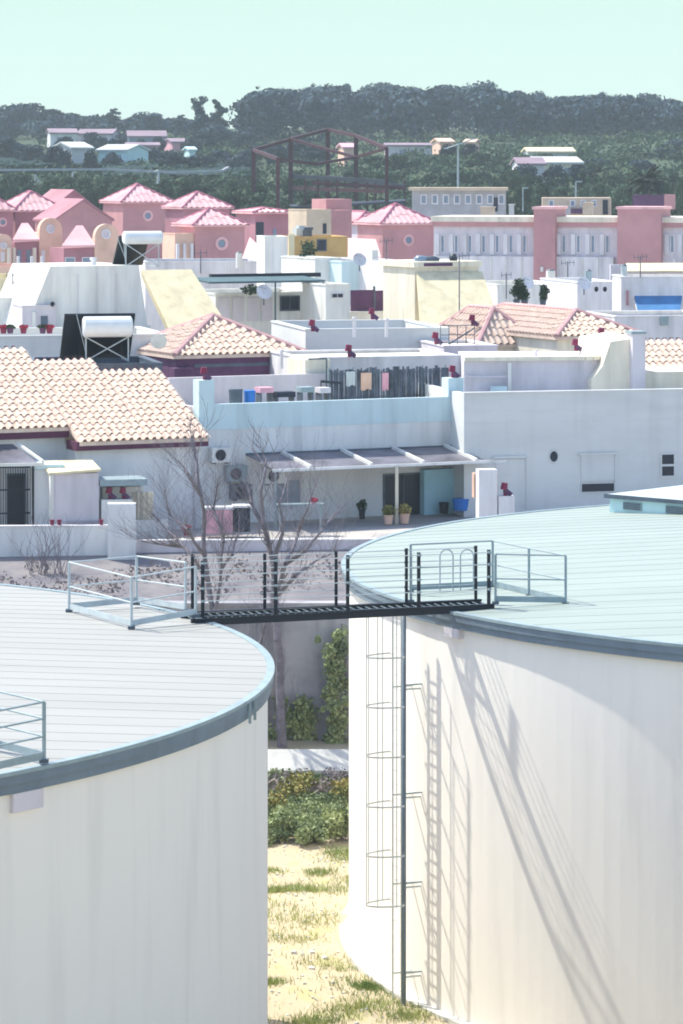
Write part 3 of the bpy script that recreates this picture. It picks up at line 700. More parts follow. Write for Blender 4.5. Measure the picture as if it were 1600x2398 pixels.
T = thing('blue_shed', 'narrow blue-grey shed with sloping dark roof edge right of the iron gate', 'shed', g1.W(g1.u(95), .5, 6))
wbox(T, 'wall', g1, 76, 117, 1100, 1245, .1, 1.6, 'palewall'); wbox(T, 'roof', g1, 74, 150, 1088, 1099, .0, 1.7, 'bluewall')
g2 = Fr(118, 106.4, 14)
T = thing('porch_hut', 'small white hut with bright sloping roof edge in the left yard', 'hut', g2.W(.8, .6, 6))
m = MB(); a, b = 0, g2.u(232); z0 = 5.9; zl, zr_ = g2.z(118, 1108), g2.z(232, 1092)
g2.bu(m, a+.1, b, .05, 1.5, z0, min(zl, zr_)-.03); build('wall', m, 'lavender', T)
m = MB(); m.hexa([g2.W(a-.05,-.05,zl-.05), g2.W(b+.05,-.05,zl+.02), g2.W(b+.05,1.6,zl+.2), g2.W(a-.05,1.6,zl+.2), g2.W(a-.05,-.05,zl+.01), g2.W(b+.05,-.05,zl+.10), g2.W(b+.05,1.6,zl+.26), g2.W(a-.05,1.6,zl+.26)]); build('roof', m, 'yellow', T)
m = MB(); g2.bu(m, a, a+.1, -.02, .3, z0, zl-.06); build('post', m, 'white', T)
m = MB()
for k in range(18): uu = .45+k*.07; g2.bu(m, uu, uu+.025, -.03, .03, z0, z0+.75)
build('railing', m, 'lavender', T)
T = thing('canopy_slab', 'small grey canopy slab over the two red chimney cowls', 'canopy', g2.W(g2.u(290), .6, 6))
wbox(T, 'slab', g2, 234, 345, 1123, 1138, .0, 1.3, 'galv'); wbox(T, 'wall', g2, 240, 335, 1140, 1245, .7, 1.2, 'white')
g3 = Fr(318, 107.2, 12)
T = thing('yard_fence', 'low blue-grey slatted fence beside the tall grey pillar', 'fence', g3.W(.5, 0, 6)); m = MB()
for k in range(14): g3.bu(m, k*.075, k*.075+.055, 0, .03, 5.95, 6.6)
build('slats', m, 'palewall', T); m = MB(); g3.bu(m, 0, 1.05, .03, .06, 6.1, 6.15); g3.bu(m, 0, 1.05, .03, .06, 6.45, 6.5); build('rail', m, 'palewall', T)
m = MB(); n = 14
for k in range(n):
    a = k*.045; b = a+.045; w0, w1 = .06*math.sin(k*1.6), .06*math.sin((k+1)*1.6)
    m.hexa([g3.W(a,.5+w0,6.5), g3.W(b,.5+w1,6.5), g3.W(b,.53+w1,6.5), g3.W(a,.53+w0,6.5), g3.W(a,.5+w0,7.45), g3.W(b,.5+w1,7.45), g3.W(b,.53+w1,7.45), g3.W(a,.53+w0,7.45)])
solo('curtain', 'cream curtain hanging beside the red chimney cowls', 'curtain', m, 'cream')

# ---- F2: blue terrace house
f2 = Fr(468, 111.6, 25); zb = 5.9
H2 = thing('blue_terrace_house', 'house with pale sky-blue parapet and roof terrace full of household clutter', 'house', f2.W(4, 3, 6), 'houses on the edge of the town')
uL, uP, uQ, uE = f2.u(466), f2.u(502), f2.u(1050), f2.u(1086)
zpar = f2.z(770, 938); zf = zpar-.5; zbase = f2.z(790, 1068)
m = MB(); f2.bu(m, uL+.02, uE-.02, .02, 6.0, zb, zf); build('wall', m, 'palewall', H2)
m = MB(); f2.bu(m, uP, uQ, -.0, .2, zf-.35, zpar); build('parapet', m, 'bluewall', H2)
m = MB(); f2.bu(m, uL, uP, -.01, .5, zf-.35, f2.z(485, 890)); build('pillar', m, 'bluewall', H2)
m = MB(); f2.bu(m, uQ, uE, -.01, .5, zf-.35, f2.z(1068, 885)); build('pillar', m, 'bluewall', H2)
m = MB(); f2.bu(m, uL+.2, uE-.2, .5, 5.9, zf, zf+.04); build('terrace_floor', m, 'roofcream', H2)
m = MB(); f2.bu(m, uP, f2.u(770,4), 4.0, 4.2, zf+.04, f2.z(640, 878, 4)); f2.bu(m, uL, uL+.2, .5, 4.0, zf+.04, zpar-.1); build('back_wall', m, 'lavender', H2)
m = MB(); f2.bu(m, f2.u(716,4.2), f2.u(775,4.2), 4.25, 5.8, zf, f2.z(745, 842, 4.2)); build('stair_house', m, 'cream', H2)
m = MB(); q = f2.W(f2.u(765,3.6), 3.6, zf); q2 = f2.W(f2.u(722,3.6), 3.6, zf); zt = f2.z(750, 840, 3.6)
m.tube(q, dotpipe(q, zt), .03); m.tube(dotpipe(q, zt), dotpipe(q2, zt), .03); build('clothes_post', m, 'metal_dark', H2)
window(H2, f2, 897, 992, 1108, 1214, .02, 'metal_dark', 'glass_dark', 1)
window(H2, f2, 640, 705, 1120, 1190, .02, 'lavender', 'glass_blue', 1)
wbox(H2, 'side_wall', f2, 994, 1112, 1098, 1217, -.35, .0, 'cyanwall')
# slatted screen and washing on the terrace
T = thing('terrace_screen', 'weathered dark reed and slat screen at the right of the blue terrace', 'screen', f2.W(f2.u(900, 3.3), 3.3, zf))
u0, u1 = f2.u(775, 3.3), f2.u(1047, 3.3); zt = f2.z(910, 858, 3.3); m = MB(); u = u0; rs = random.Random(4)
while u < u1:
    w = rs.uniform(.03, .1); f2.bu(m, u, u+w, 3.3+rs.uniform(0, .05), 3.38, zf+.05, zt-rs.uniform(0, .12)); u += w+rs.uniform(.01, .06)
build('slats', m, 'fence_dark', T)
m = MB()
for zz in (zf+.3, zt-.25): f2.bu(m, u0, u1, 3.39, 3.43, zz, zz+.06)
for k in range(6): uu = u0+(u1-u0)*k/5; f2.bu(m, uu-.03, uu+.03, 3.44, 3.5, zf, zt)
build('frame', m, 'galv', T)
def cloth(fr, px, pt, w, h, v, m_, lab, grp=None, name='hanging_cloth', cat='laundry'):
    u = fr.u(px, v); z = fr.z(px, pt, v); m = MB(); n = 7
    for k in range(n):
        a, b = u-w/2+w*k/n, u-w/2+w*(k+1)/n; w0, w1 = .025*math.sin(k*2.1), .025*math.sin((k+1)*2.1)
        m.hexa([fr.W(a,v+w0,z-h-.03*math.sin(k)), fr.W(b,v+w1,z-h-.03*math.sin(k+1)), fr.W(b,v+w1+.01,z-h-.03*math.sin(k+1)), fr.W(a,v+w0+.01,z-h-.03*math.sin(k)), fr.W(a,v,z), fr.W(b,v,z), fr.W(b,v+.01,z), fr.W(a,v+.01,z)])
    solo(name, lab, cat, m, m_, grp)
cloth(f2, 858, 873, .42, .6, 3.2, 'peach', 'peach towel hanging on the dark screen, left of the two', 'towels on the terrace screen')
cloth(f2, 903, 873, .26, .62, 3.2, 'pink_cloth', 'pink towel hanging on the dark screen, right of the two', 'towels on the terrace screen')
cloth(f2, 822, 870, .36, .5, 3.2, 'galv_light', 'grey cloth hanging at the left end of the dark screen')
# AC units, on wall
def ac(fr, px, py, s, v, lab, m_='palewall'):
    u, z = fr.u(px, v), fr.z(px, py, v); T = thing('air_conditioner', lab, 'air conditioner', fr.W(u, v, z-s/2), 'air conditioners on the shaded walls')
    m = MB(); fr.bu(m, u-s*.72, u+s*.72, v-.3, v, z-s*.5, z+s*.5); build('case', m, m_, T)
    m = MB(); n = 18; pts = [fr.W(u-.1*s+math.cos(2*math.pi*i/n)*s*.38, v-.315, z+math.sin(2*math.pi*i/n)*s*.38) for i in range(n)]
    pts2 = [p+(fr.W(0,.012,0)-fr.W(0,0,0)) for p in pts]; m.add(pts+pts2, [tuple(range(n)), tuple(range(2*n-1, n-1, -1))]+[(i, n+i, n+(i+1) % n, (i+1) % n) for i in range(n)]); build('fan_grille', m, 'navy', T)
    m = MB(); fr.bu(m, u-s*.5, u-s*.4, v-.28, v, z-s*.6, z-s*.5); fr.bu(m, u+s*.4, u+s*.5, v-.28, v, z-s*.6, z-s*.5); build('wall_bracket', m, 'metal_dark', T)
ac(f2, 512, 1064, .5, .02, 'round-fanned air conditioner high on the wall near the tiled eaves')
ac(f2, 548, 1108, .52, .02, 'dark dusty air conditioner under the left end of the pergola', 'galv')
ac(f2, 636, 1113, .52, .02, 'air conditioner under the pergola roof above the yard window')
ac(f2, 560, 1150, .5, -.02, 'lowest dark air conditioner beside the yard wall', 'metal_dark')
# pergola
u0, u1 = f2.u(575, 0), f2.u(1052, 0); zt = f2.z(810, 1056); D = 2.45; fz = zt-.32
T = thing('pergola', 'wide lean-to pergola with dark plastic sheets and white rafters on the blue house', 'pergola', f2.W((u0+u1)/2, -1.2, 6))
m = MB(); m.hexa([f2.W(u0,-D,fz), f2.W(u1+.2,-D,fz), f2.W(u1+.2,-.02,zt), f2.W(u0,-.02,zt), f2.W(u0,-D,fz+.02), f2.W(u1+.2,-D,fz+.02), f2.W(u1+.2,-.02,zt+.02), f2.W(u0,-.02,zt+.02)]); build('roof_sheet', m, 'plastic', T)
for px in (658, 798, 918, 1040):
    uu = f2.u(px, 0); m = MB(); m.bar(f2.W(uu,-.02,zt+.07), f2.W(uu,-D,fz+.07), .1, .1); build('rafter', m, 'white', T)
m = MB(); m.bar(f2.W(u0-.1,-D-.05,fz-.0), f2.W(u1+.9,-D-.05,fz-.0), .07, .09); build('front_beam', m, 'palewall', T)
m = MB(); f2.bu(m, u0, u1+.2, -.07, -.025, zt-.03, zt+.06); build('wall_plate', m, 'metal_dark', T)
uu = f2.u(928, -D); m = MB(); q = f2.W(uu,-D-.05,5.9); m.bar(q, dotpipe(q, fz-.05), .11, .11); build('post', m, 'cream', T)
uu = u0; m = MB(); q = f2.W(uu,-D-.05,5.9); m.bar(q, dotpipe(q, fz-.05), .06, .06); build('post', m, 'galv', T)
def potted(pt, r, h, col, lab, cat='flower pot', plant=True, leaf='leaf_mid', name='flower_pot', grp=None, pl=.35):
    pt = Vector(pt); T = thing(name, lab, cat, pt, grp); m = MB(); m.tube(pt, pt+Vector((0,0,h)), r*.75, r, 10); m.tube(pt+Vector((0,0,h)), pt+Vector((0,0,h+.03)), r*1.12, r*1.12, 10); build('pot', m, col, T)
    if plant:
        V, F_ = leaves([pt+Vector((0,0,h+pl*.5))], [(r*1.5, r*1.5, pl*.6)], 160, .1); m = MB(); m.arr(V, F_); build('plant', m, leaf, T)
def drum(pt, r, h, col, lab, name='plastic_tub', cat='tub', grp=None):
    pt = Vector(pt); T = thing(name, lab, cat, pt, grp); m = MB(); m.tube(pt, pt+Vector((0,0,h)), r*.85, r, 14); build('body', m, col, T); m = MB(); m.tube(pt+Vector((0,0,h)), pt+Vector((0,0,h+.04)), r*1.06, r*1.0, 14); build('lid', m, col, T)
def on(fr, px, v, z): return fr.W(fr.u(px, v), v, z)
drum(on(f2, 1080, -1.4, 6.2), .3, .36, 'blue_plastic', 'bright blue tub beside the cyan wall at the tank edge')
drum(on(f2, 1040, -.8, 6.05), .17, .34, 'navy', 'black bin left of the bright blue tub')
potted(on(f2, 910, -2.7, 6.0), .16, .28, 'peach', 'terracotta pot with dry plant left of the cream pergola post', leaf='leaf_olive')
potted(on(f2, 948, -2.7, 6.0), .17, .3, 'peach', 'terracotta pot with olive plant right of the cream pergola post', leaf='leaf_olive')
potted(on(f2, 848, -.8, 6.0), .12, .3, 'navy', 'small black pot alone on the yard floor left of the glass door')
drum(on(f2, 585, 1.0, zf+.04), .2, .78, 'blue_plastic', 'bright blue barrel on the roof terrace')
drum(on(f2, 552, .9, zf+.04), .24, .85, 'metal_dark', 'dark bin left of the blue barrel on the terrace')
for k, (px, w, h, c, lab) in enumerate(((620, .5, .95, 'pink_cloth', 'heap of pink and white bedding on the terrace'), (665, .7, .78, 'navy', 'dark low bench on the terrace behind the parapet'), (716, .5, .92, 'galv', 'grey folded sunbed on the terrace'), (757, .4, .88, 'lavender', 'pale crate at the foot of the terrace post'))):
    T = thing(('bedding', 'bench', 'sunbed', 'crate')[k], lab, ('bedding', 'bench', 'sunbed', 'crate')[k], on(f2, px, 1.0, zf+.04)); u = f2.u(px, 1.0)
    m = MB(); f2.bu(m, u-w/2, u+w/2, .8, 1.3, zf+h-.18, zf+h); build('top', m, c, T)
    for a in (-w/2+.03, w/2-.07):
        m = MB(); f2.bu(m, u+a, u+a+.05, .85, 1.25, zf+.04, zf+h-.18); build('leg', m, 'metal_dark', T)
T = thing('laundry_rack', 'dark pipe rack sticking out beside the slatted screen', 'rack', on(f2, 768, 2.6, zf+.04)); m = MB(); q = on(f2, 752, 2.6, f2.z(752, 893, 2.6)); q2 = on(f2, 800, 2.6, f2.z(800, 897, 2.6)); m.bar(q, q2, .06, .09); m.tube(dotpipe(q, zf), q, .02); m.tube(dotpipe(q2, zf), q2, .02); build('frame', m, 'navy', T)
# things by the tree in the yard
gy = Fr(480, 107.6, 8)
T = thing('storage_box', 'pink and white striped box behind the leafless trees', 'box', on(gy, 508, .3, 6)); wbox(T, 'body', gy, 482, 545, 1195, 1250, .1, .6, 'pink_cloth'); wbox(T, 'lid', gy, 480, 548, 1188, 1194, .07, .65, 'white2')
T = thing('dark_cabinet', 'dark blue-grey cabinet with pale frame behind the leafless trees', 'cabinet', on(gy, 568, .3, 6)); wbox(T, 'body', gy, 549, 586, 1190, 1246, .1, .6, 'navy'); wbox(T, 'top', gy, 547, 590, 1184, 1189, .07, .65, 'white2')
potted(on(gy, 437, .2, 6.05), .11, .2, 'cowl_red', 'pot with red flowers on the yard wall behind the left leafless tree', leaf='red_cloth', pl=.12)
potted(on(gy, 735, .6, 6.9), .09, .14, 'pink_cloth', 'pink pot with red flowers on the shelf under the pergola', leaf='red_cloth', pl=.12)
T = thing('shelf', 'grey shelf with small things under the pergola', 'shelf', on(gy, 700, .6, 6)); wbox(T, 'board', gy, 650, 760, 1180, 1184, .5, .8, 'galv'); wbox(T, 'leg', gy, 655, 659, 1184, 1243, .6, .7, 'galv'); wbox(T, 'leg', gy, 750, 754, 1184, 1243, .6, .7, 'galv')
# ---- cowls
def cowl(p, lab, s=1.0, flip=1):
    p = Vector(p); T = thing('chimney_cowl', lab, 'chimney cowl', p, 'dark red chimney cowls')
    m = MB(); m.tube(p, p+Vector((0,0,.2*s)), .075*s, .07*s, 8); m.tube(p+Vector((-.05*s*flip,0,.2*s)), p+Vector((-.02*s*flip,0,.42*s)), .12*s, .10*s, 8); build('pipe', m, 'cowl_red', T)
    m = MB(); m.tube(p+Vector((-.04*s*flip,0,.20*s)), p+Vector((.2*s*flip,-.04,.02*s)), .085*s, .075*s, 8); build('hood', m, 'plum', T)
# pillar with cowl right of the pergola
gp = Fr(1112, 108.6, 10)
T = thing('yard_pillar', 'white and peach yard pillar at the right end of the pergola', 'pillar', gp.W(.4, .3, 6)); wbox(T, 'shaft', gp, 1122, 1165, 1100, 1230, 0, .5, 'white2'); wbox(T, 'shoulder', gp, 1168, 1206, 1162, 1230, .0, .5, 'white2'); wbox(T, 'back', gp, 1110, 1166, 1108, 1165, .52, .8, 'peach')
cowl(on(gp, 1184, .2, gp.z(1184, 1162)), 'dark red chimney cowl on the white pillar just above the right tank roof', 1.0)
cowl(on(g2, 258, .2, g2.z(258, 1170)), 'dark red chimney cowl under the grey slab, left of the pair', .9); cowl(on(g2, 290, .2, g2.z(290, 1170)), 'dark red chimney cowl under the grey slab, right of the pair', .9)
T = thing('cowl_stand', 'white block carrying the pair of red cowls on the grey pillar', 'block', on(g2, 272, .2, 6)); wbox(T, 'block', g2, 238, 312, 1170, 1245, .02, .45, 'white')
cowl(on(f2, 480, .2, f2.z(485, 890)), 'dark red chimney cowl on the left pillar of the blue terrace', 1.0); cowl(on(f2, 1062, .2, f2.z(1068, 885)), 'dark red chimney cowl on the right pillar of the blue terrace', 1.0)
for px, lab in ((122, 'small dark red pot on the yard wall coping, leftmost of three'), (139, 'small dark red pot on the yard wall coping, second of three'), (237, 'small dark red pot on the yard wall coping beside the tall pillar')):
    potted(on(fr, px, .1, 6.61), .07, .14, 'cowl_red', lab, plant=False, grp='pots on the yard wall')

# ---- F3: long grey wall house at right
f3 = Fr(1087, 114, 14); u1 = f3.u(1690)
H3 = thing('grey_house', 'long plain grey-blue house wall behind the right tank', 'house', f3.W(5, 3, 6), 'houses on the edge of the town')
zt = f3.z(1340, 918); m = MB(); f3.bu(m, 0, u1, 0, 6, 5.8, zt-.5); f3.bu(m, 0, u1, 0, .2, zt-.5, zt); f3.bu(m, 0, .2, .2, 6, zt-.5, zt); build('wall', m, 'greywall', H3)
m = MB(); f3.bu(m, .2, u1, .2, 5.9, zt-.5, zt-.46); build('roof', m, 'roofgrey', H3)
m = MB(); f3.bu(m, 0, u1, -.03, .23, zt, zt+.05); build('coping', m, 'greywall', H3)
# round window
m = MB(); n = 20; uc, zc = f3.u(1297), f3.z(1297, 1069); pts = [f3.W(uc+math.cos(2*math.pi*i/n)*.15, -.02, zc+math.sin(2*math.pi*i/n)*.19) for i in range(n)]; m.add(pts, [tuple(range(n))]); o = build('window', m, 'navy', H3)
m = MB()
for i in range(n):
    a, b = 2*math.pi*i/n, 2*math.pi*(i+1)/n; m.tube(f3.W(uc+math.cos(a)*.17, -.02, zc+math.sin(a)*.21), f3.W(uc+math.cos(b)*.17, -.02, zc+math.sin(b)*.21), .03, n=5)
build('frame', m, 'greywall', o)
window(H3, f3, 1546, 1582, 1060, 1118, 0, 'greywall', 'glass_dark', 0); wbox(H3, 'shutter', f3, 1546, 1580, 1087, 1092, -.04, 0, 'greywall')
wbox(H3, 'shutter', f3, 1362, 1440, 1066, 1126, -.05, 0, 'greywall'); wbox(H3, 'frame', f3, 1356, 1446, 1060, 1066, -.09, 0, 'greywall'); wbox(H3, 'frame', f3, 1441, 1446, 1066, 1130, -.09, 0, 'greywall')
window(H3, f3, 1360, 1440, 1130, 1153, 0, 'greywall', 'glass_dark', 0, .03)
wbox(H3, 'door', f3, 1160, 1232, 1075, 1215, -.04, 0, 'greywall'); wbox(H3, 'frame', f3, 1233, 1238, 1072, 1215, -.09, 0, 'greywall'); wbox(H3, 'frame', f3, 1155, 1233, 1068, 1074, -.09, 0, 'greywall')
for k, py in enumerate((958, 985)):
    wbox(H3, 'wall_band', f3, 1089, 1688, py, py+3, -.012, 0, 'greywall')
# ================================================================ middle rows: roof terraces
GM = 'white houses of the middle rows'
def heater(label, fr, px0, px1, ptop, pbot, tpx0, tpx1, tpt, tpb):
    """solar water heater seen from behind: black collector tilted away, tank on top, crossed frame"""
    u0, u1 = fr.u(px0), fr.u(px1); z0, z1 = fr.z(px0, pbot), fr.z(px0, ptop); H = z1-z0; W0 = 0
    T = thing('solar_water_heater', label, 'solar water heater', fr.W((u0+u1)/2, .4, z0), 'solar water heaters')
    m = MB(); D = H*.85
    m.hexa([fr.W(u0,D,z0+.05), fr.W(u1,D,z0+.05), fr.W(u1,D+.06,z0+.12), fr.W(u0,D+.06,z0+.12), fr.W(u0,0.1,z1-.06), fr.W(u1,0.1,z1-.06), fr.W(u1,.16,z1), fr.W(u0,.16,z1)]); build('collector', m, 'panel_black', T)
    a, b = fr.u(tpx0, -.2), fr.u(tpx1, -.2); zt, zb = fr.z(tpx0, tpt, -.2), fr.z(tpx0, tpb, -.2); r = (zt-zb)/2; zc = (zt+zb)/2
    m = MB(); m.tube(fr.W(a+.05,-.2,zc), fr.W(b-.05,-.2,zc), r, n=20); m.tube(fr.W(a,-.2,zc), fr.W(a+.05,-.2,zc), r*.8, r, 20); m.tube(fr.W(b-.05,-.2,zc), fr.W(b,-.2,zc), r, r*.8, 20); build('tank', m, 'heater_white', T)
    m = MB()
    for s in (.25, .75): u = a+(b-a)*s; m.tube(fr.W(u,-.2-r-.004,zc), fr.W(u+.03,-.2-r-.004,zc), .02)
    m = MB(); ul, ur = a+.12, b-.12
    m.bar(fr.W(ul,-.15,z0), fr.W(ul,-.15,zb+.05), .045, .045); m.bar(fr.W(ur,-.15,z0), fr.W(ur,-.15,zb+.05), .045, .045)
    m.bar(fr.W(ul,-.16,z0+.05), fr.W(ur,-.16,zb), .04, .04); m.bar(fr.W(ur,-.19,z0+.05), fr.W(ul,-.19,zb), .04, .04)
    m.bar(fr.W(ul,-.15,z0+.03), fr.W(ul,D,z0+.03), .04, .04); m.bar(fr.W(ur,-.15,z0+.03), fr.W(ur,D,z0+.03), .04, .04)
    m.bar(fr.W(ul,-.15,z0+.1), fr.W(ul,.2,z1-.1), .04, .04); m.bar(fr.W(ul-.3,.1,z1-.03), fr.W(ul,-.15,z0+.3), .035, .035)
    build('frame', m, 'galv_light', T); return T
# M0 low roof behind the tiled house, with the front heater
a = Fr(-60, 118.5, 25)
hb = Fr(150, 117.2, 12)
T = flat_house('roof_terrace_house', 'low flat roof behind the tiled ridge carrying the nearer solar heater', 'house', Fr(100, 116.4, 12), 100, 380, 855, 6, 4.5, 'metal_dark', 'metal_dark', .25, group=GM)
heater('solar water heater with white drum and crossed frame behind the front tiled roof', hb, 152, 318, 735, 848, 194, 309, 741, 790)
T = flat_house('grey_parapet_house', 'flat house with plain grey parapet at the left, below the yellow walls', 'house', Fr(-60, 124, 14), -60, 395, 788, 6.2, 6, 'greywall', 'roofcream', .5, group=GM)
for k, (px, lab) in enumerate(((8, 'dark red flower pot on the grey parapet, first from the left edge'), (24, 'dark red flower pot on the grey parapet, second from the left edge'), (55, 'dark flower pot on the grey parapet, third from the left edge'), (100, 'dark red flower pot on the grey parapet below the black vent'), (116, 'dark flower pot on the grey parapet nearest the solar heater'))):
    f = Fr(px, 125.5, 14); potted((f.ox, f.oy, f.z(px, 781)), .13, .2, ('cowl_red', 'plum')[k % 2], lab, plant=True, leaf='red_cloth' if k % 2 == 0 else 'leaf_mid', pl=.12, grp='flower pots on the grey parapet')
dd = Fr(372, 120, 20); m = MB(); c = dd.W(0, 0, dd.z(365, 802)); m.tube(c, c+Vector((0,-.1,.05)), .22, .3, 14); T = solo('satellite_dish', 'pale satellite dish lying low beside the nearer solar heater', 'satellite dish', m, 'cream')
# M1: maroon house with pyramid tile roof
f = Fr(412, 122.3, 25)
T = hip_house('pyramid_roof_house', 'maroon-walled house under a pale tiled pyramid roof left of the picture centre', f, 412, 708, 829, 741, 6.2, 5.1, 'plum', 'tile', None, GM, .12, .27, .42, .085, 'ridge_soft')
wbox(T, 'wall_band', f, 455, 706, 850, 857, -.03, 0, 'metal_dark'); wbox(T, 'lean_to', f, 409, 452, 862, 925, -.5, 0, 'plum')
# M3: big chamfered white house with yellow slope
f = Fr(118, 132, 25)
c3 = MB(); u0, u1 = f.u(60), f.u(345); zt = f.z(220, 622); zl = f.z(200, 765)
T = thing('chamfered_house', 'big white block with slanting sides and a yellow roof slope on its right', 'house', f.W(2, 3, 6.5), GM)
ua, ub = f.u(118), f.u(325)
m = MB(); m.add([f.W(u0,0,6.5), f.W(u1+.15,0,6.5), f.W(u1+.15,0,zl), f.W(u1,0,zl), f.W(ub,0,zt), f.W(ua,0,zt), f.W(u0,0,zl)]+[f.W(u0,4.5,6.5), f.W(u1+.15,4.5,6.5), f.W(u1+.15,4.5,zl), f.W(u1,4.5,zl), f.W(ub,4.5,zt), f.W(ua,4.5,zt), f.W(u0,4.5,zl)],
    [(0,1,2,3,4,5,6), (13,12,11,10,9,8,7)]+[(i, 7+i, 7+(i+1) % 7, (i+1) % 7) for i in range(7)]); build('wall', m, 'white', T)
m = MB(); uc, ud = f.u(330), f.u(535); 
zT, zB = f.z(412, 631, 3.2), f.z(474, 782, -.5); q = [f.W(f.u(402,-.5),-.5,zB), f.W(f.u(546,-.5),-.5,zB), f.W(f.u(546,-.5)-.3,3.2,zT), f.W(f.u(330,3.2),3.2,zT)]
q2 = [p+Vector((0,.3,-.3)) for p in q]; m.hexa(q2+q); build('roof_slope', m, 'yellow', T)
m = MB(); f.bu(m, f.u(395)+.1, f.u(552), .1, 4.4, 6.5, f.z(470, 792)); build('base_wall', m, 'cream', T)
for k in range(3):
    uu = ua+(ub-ua)*(.3+.22*k); m = MB(); f.bu(m, uu, uu+.05, -.03, 0, f.z(250,740), f.z(250,640)); build('rib', m, 'white2', T)
hf = Fr(285, 133.5, 20)
heater('smaller solar water heater standing on top of the big white block', hf, 281, 352, 552, 626, 289, 379, 541, 572)
m = MB(); q = Vector(f.W(f.u(240), 1, zt)); m.tube(q, q+Vector((0,0,.2)), .1, .1, 8); m.tube(q+Vector((0,0,.2)), q+Vector((0,0,.3)), .16, .12, 8); solo('roof_vent', 'small pale vent on top of the big white block', 'vent', m, 'white2')
# M4 left blocks
T = flat_house('yellow_terrace_house', 'pale yellow terrace block at the left edge under the pink houses', 'house', Fr(-60, 150, 14), -60, 112, 655, 6.4, 7, 'yellow', 'yellow', .4, group=GM)
T = flat_house('white_terrace_house', 'white terrace block at the left edge above the grey parapet', 'house', Fr(-60, 134, 14), -60, 52, 700, 6.4, 6, 'white', 'roofcream', .4, group=GM)
T = flat_house('small_lavender_house', 'small lavender block with black vent between white terrace and big white block', 'house', Fr(52, 131.5, 14), 52, 132, 718, 6.4, 3, 'lavender', 'roofcream', .25, group=GM)
ff = Fr(52, 131.5, 14); m = MB(); u, z = ff.u(122), ff.z(122, 711); q = ff.W(u,-.1,z); m.tube(q+Vector((0,-.06,0)), q+Vector((0,.12,0)), .085, n=10); m.box(q.x-.03, q.x+.03, q.y, q.y+.1, z-.12, z); solo('vent_pipe', 'small round black vent outlet at the top of the lavender block', 'vent', m, 'black_steel')
wbox(T, 'door', ff, 96, 112, 740, 780, -.05, 0, 'metal_dark'); wbox(T, 'pilaster', ff, 76, 84, 730, 780, -.12, 0, 'white')
# M5 awning house
f = Fr(505, 143, 25)
T = flat_house('awning_house', 'white terrace house with dark window under the long dark green awning', 'house', f, 505, 770, 688, 6.4, 5, 'white', 'roofcream', .25, group=GM)
window(T, f, 655, 702, 692, 728, 0, 'metal_dark', 'glass_dark', 1)
for px in (512, 545, 580, 612): wbox(T, 'panel', f, px, px+26, 696, 752, -.05, 0, 'lavender')
f = Fr(498, 141, 25); T = thing('awning', 'long dark green awning on thin posts over the white terrace', 'awning', f.W(2.4, .5, f.z(640, 655)))
u0, u1 = f.u(490), f.u(762); zt = f.z(640, 662)
m = MB(); m.hexa([f.W(u0,0,zt), f.W(u1,0,zt), f.W(u1,2.3,zt+.12), f.W(u0,2.3,zt+.12), f.W(u0,0,zt+.08), f.W(u1,0,zt+.08), f.W(u1,2.3,zt+.2), f.W(u0,2.3,zt+.2)]); build('canopy', m, 'awning_green', T)
m = MB(); f.bu(m, f.u(545), f.u(805), 2.35, 2.6, zt+.14, zt+.32); build('top_rail', m, 'navy', T)
for px, pb in ((645, 795), (757, 778)):
    q = on(f, px, .05, zt); m = MB(); m.bar(q, dotpipe(q, f.z(px, pb)), .07, .07); build('post', m, 'awning_green' if px < 700 else 'galv', T)
m = MB(); c = on(f, 586, -.1, f.z(586, 678)); V, F_ = leaves([c], [(.4, .3, .22)], 260, .12); m.arr(V, F_); solo('hanging_plant', 'dark plant sitting on the white wall top below the green awning', 'plant', m, 'leaf_mid')
f = Fr(763, 141.5, 25); T = flat_house('white_roof_hut', 'small white hut with a strip of dark windows right of the green awning', 'hut', f, 763, 820, 668, 6.4, 2.4, 'white', 'roofcream', .15, .1, group=GM)
window(T, f, 776, 804, 686, 698, 0, 'white2', 'glass_dark', 1, .03)
# M6
T = flat_house('pale_blue_house', 'pale blue block between the cream-white box and the white panelled house', 'house', Fr(800, 160, 25), 800, 868, 614, 6.4, 5, 'bluewall', 'roofcream', .3, group=GM)
T = flat_house('small_white_house', 'small white block with sunlit roof left of the pale blue block', 'house', Fr(738, 161, 25), 738, 797, 606, 6.4, 4, 'white', 'white', .2, group=GM)
T = flat_house('panelled_house', 'white panelled block with chimney beside the pale blue block', 'house', Fr(872, 159, 25), 872, 920, 610, 6.4, 4, 'white2', 'roofcream', .3, group=GM)
m = MB(); q = Fr(880, 160, 25); q.b(m, 872, 886, 585, 640, -.2, .2); solo('chimney', 'plain white chimney between the pale blue and the panelled block', 'chimney', m, 'white')
f = Fr(822, 150, 25); T = thing('plum_screen', 'dark plum privacy screen on a white terrace right of the picture centre', 'screen', f.W(1, 0, 10)); wbox(T, 'panel', f, 822, 876, 679, 731, 0, .06, 'plum'); wbox(T, 'panel', f, 879, 917, 680, 729, 0, .06, 'plum'); wbox(T, 'post', f, 875.5, 879.5, 670, 733, -.02, .08, 'metal_dark')
T = flat_house('terrace_below_screen', 'white terrace wall carrying the dark plum screen', 'house', Fr(812, 149.4, 25), 812, 922, 732, 6.4, 5, 'white', 'roofcream', .2, group=GM)
